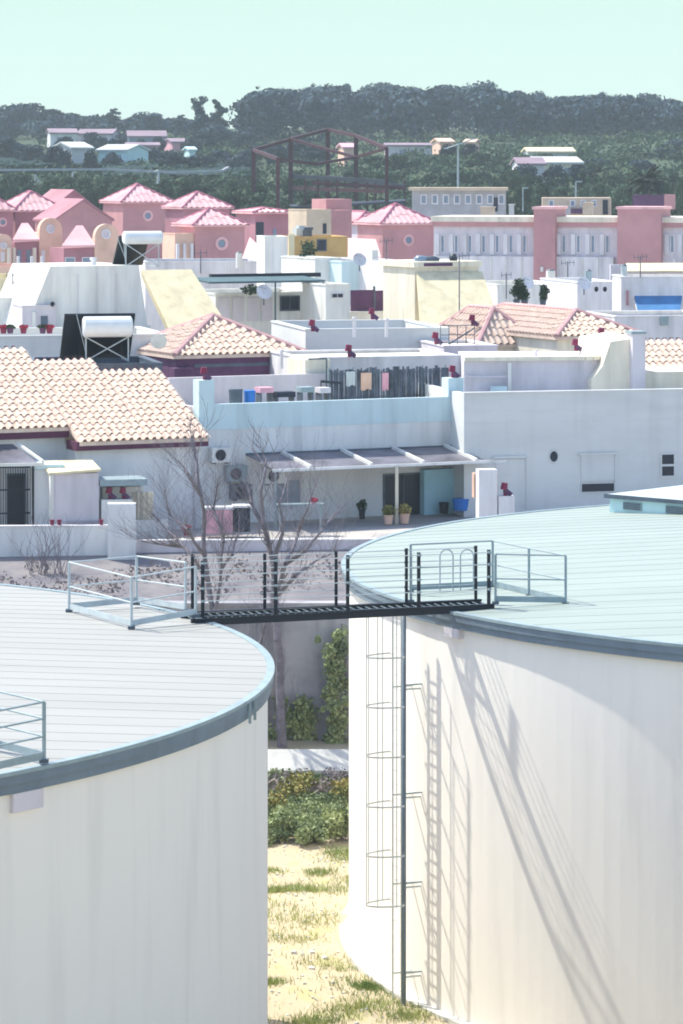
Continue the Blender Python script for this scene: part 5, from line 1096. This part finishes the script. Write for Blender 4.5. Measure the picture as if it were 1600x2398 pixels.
# flat apartment block behind with clutter
f = Fr(965, 300, -3)
T = thing('apartment_block', 'long low lavender building with orange roof edge behind the terraced row', 'building', f.W(6, 3, 8), None)
m = MB(); f.bu(m, 0, f.u(1185), 0, 5, 7.5, f.z(1070, 446)); build('wall', m, 'roofgrey', T)
m = MB(); f.bu(m, -.3, f.u(1190), -.5, 5.3, f.z(1070, 446), f.z(1070, 439)); build('roof', m, 'beige', T)
for px in range(985, 1180, 26): window(T, f, px, px+15, 455, 478, 0, 'white2', 'glass_blue', 0, .1)
wbox(T, 'door', f, 1156, 1166, 462, 495, -.08, 0, 'navy')
f = Fr(1200, 290, -3); T = thing('apartment_block', 'low mottled beige flats with a dark doorway behind the right pink tower', 'building', f.W(4, 3, 8), None)
m = MB(); f.bu(m, f.u(1270), f.u(1432), 0, 5, 7.5, f.z(1350, 463)); build('wall', m, 'beige', T); wbox(T, 'door', f, 1412, 1424, 468, 502, -.08, 0, 'navy'); wbox(T, 'canopy', f, 1300, 1385, 488, 500, -.6, 0, 'plum')
for px in (1285, 1335, 1360, 1385): window(T, f, px, px+13, 468, 484, 0, 'white2', 'glass_blue', 0, .1)
f = Fr(1470, 285, -10); T = flat_house('plum_roof_house', 'flat-topped dark plum building with pink chimney under the palm', 'house', f, 1482, 1556, 458, 8, 4, 'plum', 'plum', .1, group=None); wbox(T, 'chimney', f, 1556, 1580, 455, 490, 0, 1, 'pinkwall')
for k, (px, w, h, c, lab) in enumerate(((1140, 30, 14, 'beige', 'beige box on the roof edge left of the first pink tower'), (1196, 8, 20, 'farwhite', 'white upright tank on the roof left of the first pink tower'), (1320, 26, 16, 'roofgrey', 'grey plant housing on the roof between the pink towers'), (1376, 22, 24, 'beige', 'beige plant housing on the roof between the pink towers'))):
    f = Fr(px, 262, -10); m = MB(); f.b(m, px-w/2, px+w/2, 500-h, 503, 1, 2.2); f.b(m, px-w/2-2, px+w/2+2, 498-h, 500-h, .9, 2.3); solo('roof_housing', lab, 'roof box', m, c)

# ================================================================ steel frame
T = thing('steel_frame', 'open dark red steel building frame standing above the rooftops', 'steel frame', P(750, 500, 372), None)
posts = {'a': (594, 351, 380, 505), 'b': (651, 372, 360, 505), 'c': (681, 326, 384, 505), 'd': (768, 303, 396, 500), 'e': (834, 318, 384, 490), 'f': (906, 347, 366, 490)}
tp = {}
for k, (px, pt, Y, pb) in posts.items():
    tp[k] = P(px, pt, Y); b = P(px, pb, Y); m = MB(); m.bar(b, tp[k], .5 if k in 'acde' else .4, .5 if k in 'acde' else .4); build('column', m, 'rust_steel', T)
g0 = P(802, 361, 362)
for a_, b_ in (('a','c'), ('c','d'), ('d','e'), ('e','f'), ('a','b')):
    m = MB(); m.bar(tp[a_], tp[b_], .3, .36); build('beam', m, 'rust_steel', T)
for p, q in ((tp['c'], P(834, 368, 372)), (P(834, 368, 372), tp['f']), (tp['b'], P(740, 384, 366)), (P(740,384,366), P(834,368,372))):
    m = MB(); m.bar(p, q, .26, .3); build('beam', m, 'rust_steel', T)
zs = P(0, 416, 384).z
for p, q in ((P(684,412,384), P(905,425,366)), (P(684,440,384), P(905,448,366)), (P(768,414,392), P(950,436,372)), (P(730,428,370), P(950,440,366))):
    m = MB(); m.bar(p, q, .3, .4); build('platform_beam', m, 'navy' if p.z > zs-.5 else 'rust_steel', T)
for px in (715, 745, 790, 860, 880, 948):
    m = MB(); m.bar(P(px, 420, 374), P(px, 495, 374), .22, .22); build('short_column', m, 'rust_steel', T)
m = MB(); q = [P(600,488,376), P(950,470,364), P(950,466,372), P(600,482,384)]; m.hexa([p-Vector((0,0,.25)) for p in q]+q); build('floor_slab', m, 'navy', T)
# poles
def pole(px, pb, pt, Y, lab, arms=None, r=.09, name='lamp_pole', grp='poles above the rooftops', m_='galv'):
    b, t = P(px, pb, Y), P(px, pt, Y); T = thing(name, lab, 'pole', b, grp); m = MB(); m.tube(b, t, r, r*.6, 6); build('pole', m, m_, T)
    for dx, dy in (arms or []):
        m = MB(); m.tube(t, t+Vector((dx, 0, dy)), r*.5, n=5); m.box(t.x+dx-.25, t.x+dx+.25, t.y-.15, t.y+.15, t.z+dy-.06, t.z+dy+.06); build('lamp_arm', m, m_, T)
pole(1073, 500, 338, 330, 'tall pale pole with two slanting lamp arms before the wooded ridge', [(-1.2, -.4), (1.5, .55)], .13)
pole(1349, 492, 425, 300, 'short pale pole on the roofs between the pink towers', [(.3, 0)], .1)
pole(170, 450, 404, 420, 'white pole among the orchards behind the far left roofs', [(.3, .1)], .2, m_='farwhite')
pole(371, 430, 398, 420, 'white pole among the orchards above the highest pink roof', [(-.4, -.2)], .22, m_='farwhite')
pole(82, 440, 408, 430, 'thin leaning white pole above the far left roofs', [(.5, -.9)], .12, m_='farwhite')
pole(1225, 495, 440, 310, 'thin pole behind the first pink tower', [(.2, 0)], .07)

# ================================================================ far slope: farmhouses
def farm(lab, px0, px1, pt, pe, pb, Y, wall, roofm, deg=20, name='farmhouse', depth=7):
    f = Fr(px0, Y, deg); u0, u1 = 0, f.u(px1); T = thing(name, lab, 'house', f.W(u1/2, 2, f.z(px0, pb)), 'far houses on the slope'); zb = f.z((px0+px1)/2, pb)-1.5; ze, zr_ = f.z((px0+px1)/2, pe), f.z((px0+px1)/2, pt)
    m = MB(); m.add([f.W(0,0,zb), f.W(u1,0,zb), f.W(u1,0,ze), f.W(0,0,ze), f.W(0,depth,zb), f.W(u1,depth,zb), f.W(u1,depth,ze), f.W(0,depth,ze), f.W(0,depth/2,zr_), f.W(u1,depth/2,zr_)], [(0,1,2,3),(5,4,7,6),(0,3,8,7,4),(1,5,6,9,2)]); build('wall', m, wall, T)
    m = MB(); a, b, c, d = f.W(-.3,-.4,ze-.1), f.W(u1+.3,-.4,ze-.1), f.W(u1+.3,depth/2,zr_), f.W(-.3,depth/2,zr_); m.hexa([a,b,c,d]+[p+Vector((0,0,.25)) for p in (a,b,c,d)]); a, b = f.W(-.3,depth+.4,ze-.1), f.W(u1+.3,depth+.4,ze-.1); c2, d2 = f.W(u1+.3,depth/2+.01,zr_), f.W(-.3,depth/2+.01,zr_); m.hexa([b,a,d2,c2]+[p+Vector((0,0,.25)) for p in (b,a,d2,c2)]); build('roof', m, roofm, T)
    for t in (.25, .6):
        if u1 > 4: uu = u1*t; m = MB(); f.bu(m, uu, uu+1, -.06, 0, ze-1.8, ze-.7); build('window', m, 'glass_blue', T)
    return T
farm('pale house with light roof alone on the far left slope', 168, 215, 335, 347, 368, 520, 'farwhite', 'farwhite', 30)
farm('mint-green long house adjoining the pale house on the far slope', 230, 298, 341, 352, 372, 528, 'mintwall', 'farwhite', -25)
farm('small plum-roofed farmhouse on the upper left slope', 118, 180, 303, 312, 326, 640, 'white2', 'farroof', 10)
farm('long plum-roofed farmhouse beside the small one on the upper left slope', 182, 262, 304, 314, 326, 650, 'lavender', 'farroof', -8)
farm('long farmhouse with pale lavender roof and blue wall on the slope', 302, 388, 308, 320, 337, 610, 'glass_blue', 'farroof', 6)
farm('low pink farmhouse below the long lavender-roofed one', 298, 372, 336, 341, 352, 560, 'pinkwall', 'farroof', 5)
farm('small pink farmhouse left of the ragged eucalyptus', 404, 438, 326, 333, 347, 600, 'pink_cloth', 'farroof', 15)
farm('narrow mint hut at the foot of the ragged eucalyptus', 444, 458, 346, 351, 372, 560, 'mintwall', 'mintwall', 10)
farm('cream villa with white flat roof below the wooded ridge', 1262, 1362, 370, 382, 402, 470, 'cream', 'farwhite', 12)
farm('bright white long roof below the wooded ridge on the right', 1240, 1345, 348, 356, 366, 520, 'farwhite', 'yellow', 5)
farm('mauve-roofed house in front of the cream villa', 1216, 1275, 372, 385, 400, 455, 'white2', 'farroof', 5)
farm('orange farmhouse left of the tall lamp pole at the ridge foot', 1032, 1062, 326, 333, 352, 560, 'peach', 'peach', 10)
farm('orange farmhouse right of the tall lamp pole at the ridge foot', 1088, 1110, 328, 334, 346, 560, 'peach', 'peach', -10)
0 and farm('cream cottage among orchards behind the left pink roofs', 204, 244, 427, 433, 448, 400, 'peach', 'cream', 15)
farm('white cottage seen through the steel frame', 806, 832, 338, 346, 385, 520, 'peach', 'pink_cloth', 8)
farm('long shed with pinkish roof behind the steel frame', 905, 1030, 337, 341, 347, 580, 'lavender', 'farroof', 2)
# field netting terraces
for k, (px0, px1, Y0, Y1, lab) in enumerate(((-60, 330, 512, 560, 'dark blue-green netted field strip, upper left of the two on the slope'), (240, 600, 470, 515, 'dark blue-green netted field strip, lower right of the two on the slope'))):
    m = MB(); nx, ny = 24, 6
    for h in (0, .12):
        for j in range(ny+1):
            for i in range(nx+1):
                Y = Y0+(Y1-Y0)*j/ny; x = (px0+(px1-px0)*i/nx-800)/FL*Y; m.v.append((x, Y, ground_z(x, Y)+1.3+h+.12*math.sin(i*1.9+j)))
    b = (nx+1)*(ny+1)
    m.f = [(b+j*(nx+1)+i, b+j*(nx+1)+i+1, b+(j+1)*(nx+1)+i+1, b+(j+1)*(nx+1)+i) for j in range(ny) for i in range(nx)]+[(i, i+1, b+i+1, b+i) for i in range(nx)]+[(ny*(nx+1)+i, ny*(nx+1)+i+1, b+ny*(nx+1)+i+1, b+ny*(nx+1)+i) for i in range(nx)]
    T = thing('crop_net', lab, 'crop net', ((px0+px1)/2/FL*Y0-800/FL*Y0, Y0, ground_z(0, Y0)), 'crop nets on the left slope'); build('net', m, 'netting', T)
    m = MB()
    for i in range(0, nx+1, 2): Y = Y0; x = (px0+(px1-px0)*i/nx-800)/FL*Y; m.tube((x, Y, ground_z(x, Y)-.2), (x, Y, ground_z(x, Y)+1.3), .07, n=5)
    build('posts', m, 'bark_far', T)
m = MB(); pts = [P(-40,398,440), P(250,396,440), P(420,404,436), P(520,400,446), P(535,392,452)]
for i in range(len(pts)-1): m.bar(pts[i], pts[i+1], .3, .3)
solo('field_wall', 'thin pale field wall crossing the left slope below the nets', 'wall', m, 'roofgrey')

# ================================================================ trees
protos = {}
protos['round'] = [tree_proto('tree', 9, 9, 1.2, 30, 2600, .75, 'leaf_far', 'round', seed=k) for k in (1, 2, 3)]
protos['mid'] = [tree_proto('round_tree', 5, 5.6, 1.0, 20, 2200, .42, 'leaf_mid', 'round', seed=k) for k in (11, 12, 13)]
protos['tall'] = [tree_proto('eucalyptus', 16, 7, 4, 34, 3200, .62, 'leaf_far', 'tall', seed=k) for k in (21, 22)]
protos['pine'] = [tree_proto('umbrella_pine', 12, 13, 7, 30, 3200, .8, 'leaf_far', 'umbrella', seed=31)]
used = set(); H0 = {'round': 9, 'mid': 5, 'tall': 16, 'pine': 12}; W0 = {'round': 9, 'mid': 5.6, 'tall': 7, 'pine': 13}
def plant(kind, px, pt, Y, wpx, label, group=None, pb=None):
    x = (px-800)/FL*Y; zt = ZC-(pt-YH)/FL*Y; zb = ground_z(x, Y)-.3 if pb is None else ZC-(pb-YH)/FL*Y
    pr = rs.choice(protos[kind]); w = wpx/FL*Y; sc = (w/W0[kind], w/W0[kind], (zt-zb)/H0[kind])
    if pr.name not in used: used.add(pr.name); o = pr; o.location = (x, Y, zb); o.scale = sc; o.rotation_euler = (0,0,rs.uniform(0,6)); o['label'] = label
    else: o = copy_tree(pr, (x, Y, zb), label, rs.uniform(0, 6), sc)
    if group: o['group'] = group
    return o
named = [('round',30,238,760,110,'broad dark tree crown at the far left skyline'),('round',75,236,790,105,'tallest domed dark tree on the left skyline'),('round',-15,246,770,80,'dark tree on the skyline cut by the left edge'),
 ('round',120,252,800,90,'dark tree just right of the tallest left domed tree'),('round',165,262,820,90,'brownish tree in the dip of the left skyline'),('round',212,268,830,70,'low tree right of the skyline dip'),('tall',268,246,760,52,'grey-green pointed tree standing up on the left skyline'),
 ('round',345,258,760,90,'dark round tree above the long lavender-roofed farmhouse'),('round',305,272,800,60,'small tree between pointed and round skyline trees'),('round',400,282,790,60,'low tree right of the round tree over the farmhouse'),
 ('tall',425,262,720,50,'slim dark tree at the left flank of the ragged eucalyptus'),('tall',472,212,640,62,'ragged tall eucalyptus, left stem of the pair'),('tall',510,220,645,56,'ragged tall eucalyptus, right stem of the pair'),('tall',566,228,650,22,'thin solitary eucalyptus against the sky'),
 ('round',500,290,630,110,'dark bushy tree under the ragged eucalyptus'),('round',560,300,640,90,'dark bushy tree under the thin eucalyptus'),('round',448,320,600,50,'small dark tree beside the pink farmhouse'),
 ('pine',900,196,900,130,'smooth domed dark pine rising in the middle of the ridge'),('tall',640,203,780,90,'tall tree at the left end of the wooded ridge'),('tall',690,206,790,80,'second tall tree from the left end of the wooded ridge'),('tall',742,196,800,76,'tall narrow tree at the left shoulder of the ridge')]
for kind, px, pt, Y, w, lab in named: plant(kind, px, pt, Y, w, lab, 'skyline trees')
# hillside trees and orchards: one row after another
spots = []
for px, py, Y, w in [(20,330,560,90),(70,345,540,80),(130,350,520,60),(150,330,600,60),(215,318,640,50),(268,335,600,44),(290,322,650,50),(400,362,500,70),(350,352,540,60),(465,370,500,90),(520,362,520,80),(560,372,500,80),(600,350,560,90),(640,345,540,90),(700,340,560,80),(740,350,540,80),(150,362,505,46),(212,360,508,40),(262,364,512,50),(240,330,600,36),(330,334,590,40),(372,330,600,36),(1232,392,452,60),(1300,396,455,60),(1355,392,455,50),(1050,346,540,50),(1100,346,545,44)]: spots.append(('round', px, py-12, Y, w))
for i in range(15): spots.append(('mid', -20+i*44+rs.uniform(-12, 12), rs.uniform(404, 420), rs.uniform(400, 430), rs.uniform(50, 85)))
for i in range(9): spots.append(('mid', -10+i*42+rs.uniform(-12, 12), rs.uniform(424, 436), rs.uniform(372, 390), rs.uniform(45, 75)))
for i in range(13): spots.append(('mid', 880+i*58+rs.uniform(-14, 14), rs.uniform(352, 372), rs.uniform(500, 545), rs.uniform(60, 95)))
for i in range(15): spots.append(('mid', 700+i*62+rs.uniform(-14, 14), rs.uniform(388, 404), rs.uniform(430, 460), rs.uniform(60, 95)))
for i in range(14): spots.append(('mid', 1000+i*46+rs.uniform(-14, 14), rs.uniform(418, 438), rs.uniform(370, 395), rs.uniform(50, 85)))
for px, py, Y, w in [(545,430,385,110),(600,440,380,110),(655,455,372,90),(720,450,375,100),(500,450,372,80)]: spots.append(('mid', px, py, Y, w))
for px, py, Y, w in [(1590,325,560,90),(1560,345,540,80),(1500,372,500,80),(1400,368,500,70),(1385,352,560,80)]: spots.append(('round', px, py, Y, w))
tone = {'round': 'blue-green', 'mid': 'green'}
# one label says where each tree stands: by its row and its nearest landmark
marks = [(30,'the far left roofs'),(130,'the left plum gables'),(230,'the pale far house'),(330,'the highest pink roof'),(450,'the ragged eucalyptus'),(560,'the thin eucalyptus'),(640,'the steel frame\'s left columns'),(770,'the steel frame\'s middle column'),(900,'the steel frame\'s right column'),(1000,'the apartment block\'s left end'),(1073,'the tall lamp pole'),(1180,'the roof clutter'),(1270,'the cream villa'),(1349,'the short pole'),(1440,'the second pink tower'),(1520,'the palm'),(1590,'the right edge')]
seen = {}; sizes = ['bushy', 'squat', 'rounded', 'dense', 'ragged', 'spreading', 'compact', 'lumpy']
for kind, px, pt, Y, w in sorted(spots, key=lambda s: s[1]):
    mk_ = min(marks, key=lambda q: abs(q[0]-px))[1]; rowname = 'lowest orchard row' if Y < 396 else ('middle orchard row' if Y < 470 else ('upper slope' if Y < 556 else 'top of the slope'))
    key = (mk_, rowname); seen[key] = seen.get(key, 0)+1
    ordn = ['', 'second ', 'third ', 'fourth ', 'fifth ', 'sixth '][seen[key]-1]
    lab = f"{ordn or 'first '}{tone[kind]} tree from the left by {mk_}, {rowname}"
    plant(kind, px, pt, Y, w, lab, 'trees on the far slope', None)
for k_, ps_ in protos.items():
    for p in ps_:
        if p.name not in used:
            for c in list(p.children): bpy.data.objects.remove(c)
            bpy.data.objects.remove(p)
# the wooded ridge, one mass
cs = []; sp = []; ol = [(590,235),(615,206),(660,202),(720,206),(770,196),(820,214),(870,204),(950,205),(1000,196),(1045,198),(1095,190),(1140,206),(1210,214),(1290,229),(1350,228),(1420,224),(1500,232),(1600,236),(1680,240)]
ol = [(-90,246),(0,241),(75,237),(120,258),(165,276),(215,284),(260,272),(300,292),(345,272),(385,296),(430,304),(560,308),(588,296)]+ol
for i in range(480):
    px = rs.uniform(-90, 1680); left = px < 595; Y = rs.uniform(650, 960) if not left else rs.uniform(720, 930); top = np.interp(px, [o[0] for o in ol], [o[1] for o in ol])
    if left and rs.random() < .55: continue
    x = (px-800)/FL*Y; zg = ground_z(x, Y); cap = ZC-(top+rs.gauss(3, 7)-YH)/FL*Y; zt = min(cap, zg+rs.uniform(9, 19)) if not left else min(cap, zg+rs.uniform(3, 8)); h = max(3, zt-zg); w = rs.uniform(3.2, 6.8)*(1 if not left else .75)
    cs.append((x, Y, zg+h*.62)); sp.append((w*.85, w*.85, h*.36)); cs.append((x, Y, zg+h*.3)); sp.append((w*.7, w*.7, h*.3))
    for j in range(4): a_ = rs.uniform(0, 6.283); cs.append((x+math.cos(a_)*w*.6, Y+math.sin(a_)*w*.6, zg+h*rs.uniform(.45, .86))); sp.append((w*.42, w*.42, h*.13))
V, F_ = leaves(cs, sp, 190000, 1.1, .45); m = MB(); m.arr(V, F_)
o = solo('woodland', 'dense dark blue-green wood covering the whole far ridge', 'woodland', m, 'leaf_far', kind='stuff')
# hedge masses on the slope
cs = []; sp = []
for i in range(900):
    px = rs.uniform(-60, 1660); Y = rs.choice([rs.uniform(372, 470), rs.uniform(470, 690)]); x = (px-800)/FL*Y; cs.append((x, Y, ground_z(x, Y)+rs.uniform(.3, 1.4))); sp.append((rs.uniform(1.4, 4.5), rs.uniform(1, 2.5), rs.uniform(.6, 1.3)))
V, F_ = leaves(cs, sp, 60000, .6); m = MB(); m.arr(V, F_); solo('scrub', 'low green scrub and hedges spread over the far slope', 'scrub', m, 'leaf_mid', kind='stuff')
# palm
b = P(1515, 478, 330); T = thing('palm_tree', 'dark spiky palm above the plum roof at the right', 'palm tree', b); zt = P(1515, 430, 330).z; m = MB(); m.tube(b-Vector((0,0,2)), (b.x, b.y, zt), .35, .3, 8); build('trunk', m, 'bark_far', T)
m = MB(); top = Vector((b.x, b.y, zt))
for i in range(75):
    a = rs.uniform(0, 6.283); el = rs.uniform(-.2, 1.35); L = rs.uniform(2.0, 2.9); q = top; d = Vector((math.cos(a)*math.cos(el), math.sin(a)*math.cos(el), math.sin(el)))
    for k in range(6):
        nq = q+d*L/6; side = d.cross(Vector((0,0,1))).normalized()*(.5*(1-abs(k-2.2)/5))
        m.add([q-side, q+Vector((0,0,.05)), q+side, nq+side*.85-Vector((0,0,.1)), nq, nq-side*.85-Vector((0,0,.1))], [(0,1,4,5),(1,2,3,4)]); q = nq; d = (d+Vector((0,0,-.2))).normalized()
build('fronds', m, 'palm_leaf', T)
# ================================================================ air, sky, sun, camera
me = MB(); me.box(-1600, 1600, -260, 1350, -3, 62)
hz = bpy.data.materials.new('haze'); hz.use_nodes = True; nt = hz.node_tree; nt.nodes.remove(nt.nodes['Principled BSDF']); pv = nt.nodes.new('ShaderNodeVolumePrincipled'); pv.inputs['Density'].default_value = HAZE; pv.inputs['Color'].default_value = (.80, .93, 1, 1); pv.inputs['Anisotropy'].default_value = .0
nt.links.new(pv.outputs[0], nt.nodes['Material Output'].inputs['Volume']); M['haze'] = hz
if HAZE > 0: o = build('haze', me, 'haze'); o['kind'] = 'stuff'; del o['_o']
EL, SX, SY = 53.5, -.82, .572
w = bpy.data.worlds.new('World'); scene.world = w; w.use_nodes = True; nt = w.node_tree; N = nt.nodes; L = nt.links; bg = N['Background']
sky = N.new('ShaderNodeTexSky'); sky.sky_type = 'NISHITA'; sky.sun_disc = False; sky.sun_elevation = R(EL); sky.sun_rotation = math.atan2(SX, SY); sky.air_density = 1.0; sky.dust_density = 1.2; sky.ozone_density = 1.2
tc = N.new('ShaderNodeTexCoord'); sp_ = N.new('ShaderNodeSeparateXYZ'); L.new(tc.outputs['Generated'], sp_.inputs[0])
cr = N.new('ShaderNodeValToRGB'); e = cr.color_ramp.elements; e[0].position = 0; e[0].color = SKY0; e[1].position = .05; e[1].color = SKY1
L.new(sp_.outputs['Z'], cr.inputs['Fac'])
mr = N.new('ShaderNodeMapRange'); mr.inputs['From Min'].default_value = .06; mr.inputs['From Max'].default_value = .22; L.new(sp_.outputs['Z'], mr.inputs['Value'])
mx = N.new('ShaderNodeMix'); mx.data_type = 'RGBA'; L.new(mr.outputs[0], mx.inputs[0]); L.new(cr.outputs['Color'], mx.inputs[6]); L.new(sky.outputs[0], mx.inputs[7]); L.new(mx.outputs[2], bg.inputs['Color']); bg.inputs['Strength'].default_value = SKYS
sl = bpy.data.lights.new('sun', 'SUN'); sl.energy = SUN; sl.angle = R(.7); sl.color = (1, .965, .83); so = bpy.data.objects.new('sun', sl); COL.objects.link(so)
d = Vector((SX*math.cos(R(EL)), SY*math.cos(R(EL)), math.sin(R(EL)))); so.rotation_euler = d.to_track_quat('Z', 'Y').to_euler(); so.location = (0, 0, 60)
cam = bpy.data.cameras.new('camera'); cam.sensor_fit = 'HORIZONTAL'; cam.sensor_width = 24; cam.lens = 24*FL/1600; cam.shift_y = -(1199-YH)/1600; cam.clip_start = 1; cam.clip_end = 9000
co = bpy.data.objects.new('camera', cam); COL.objects.link(co); co.location = (0, 0, ZC); co.rotation_euler = (R(90), 0, 0); scene.camera = co
scene.render.engine = 'CYCLES'
vs = scene.view_settings; scene.display_settings.display_device = 'sRGB'; vs.view_transform = 'Standard'; vs.look = 'None'; vs.gamma = 1; vs.exposure = EXPO; vs.use_curve_mapping = False
scene.cycles.filter_width = 1.9; scene.cycles.max_bounces = 6; scene.cycles.volume_bounces = 1
for o in COL.objects:
    for k in ('_o', 'u0', 'u1', 'z1'):
        if k in o: del o[k]
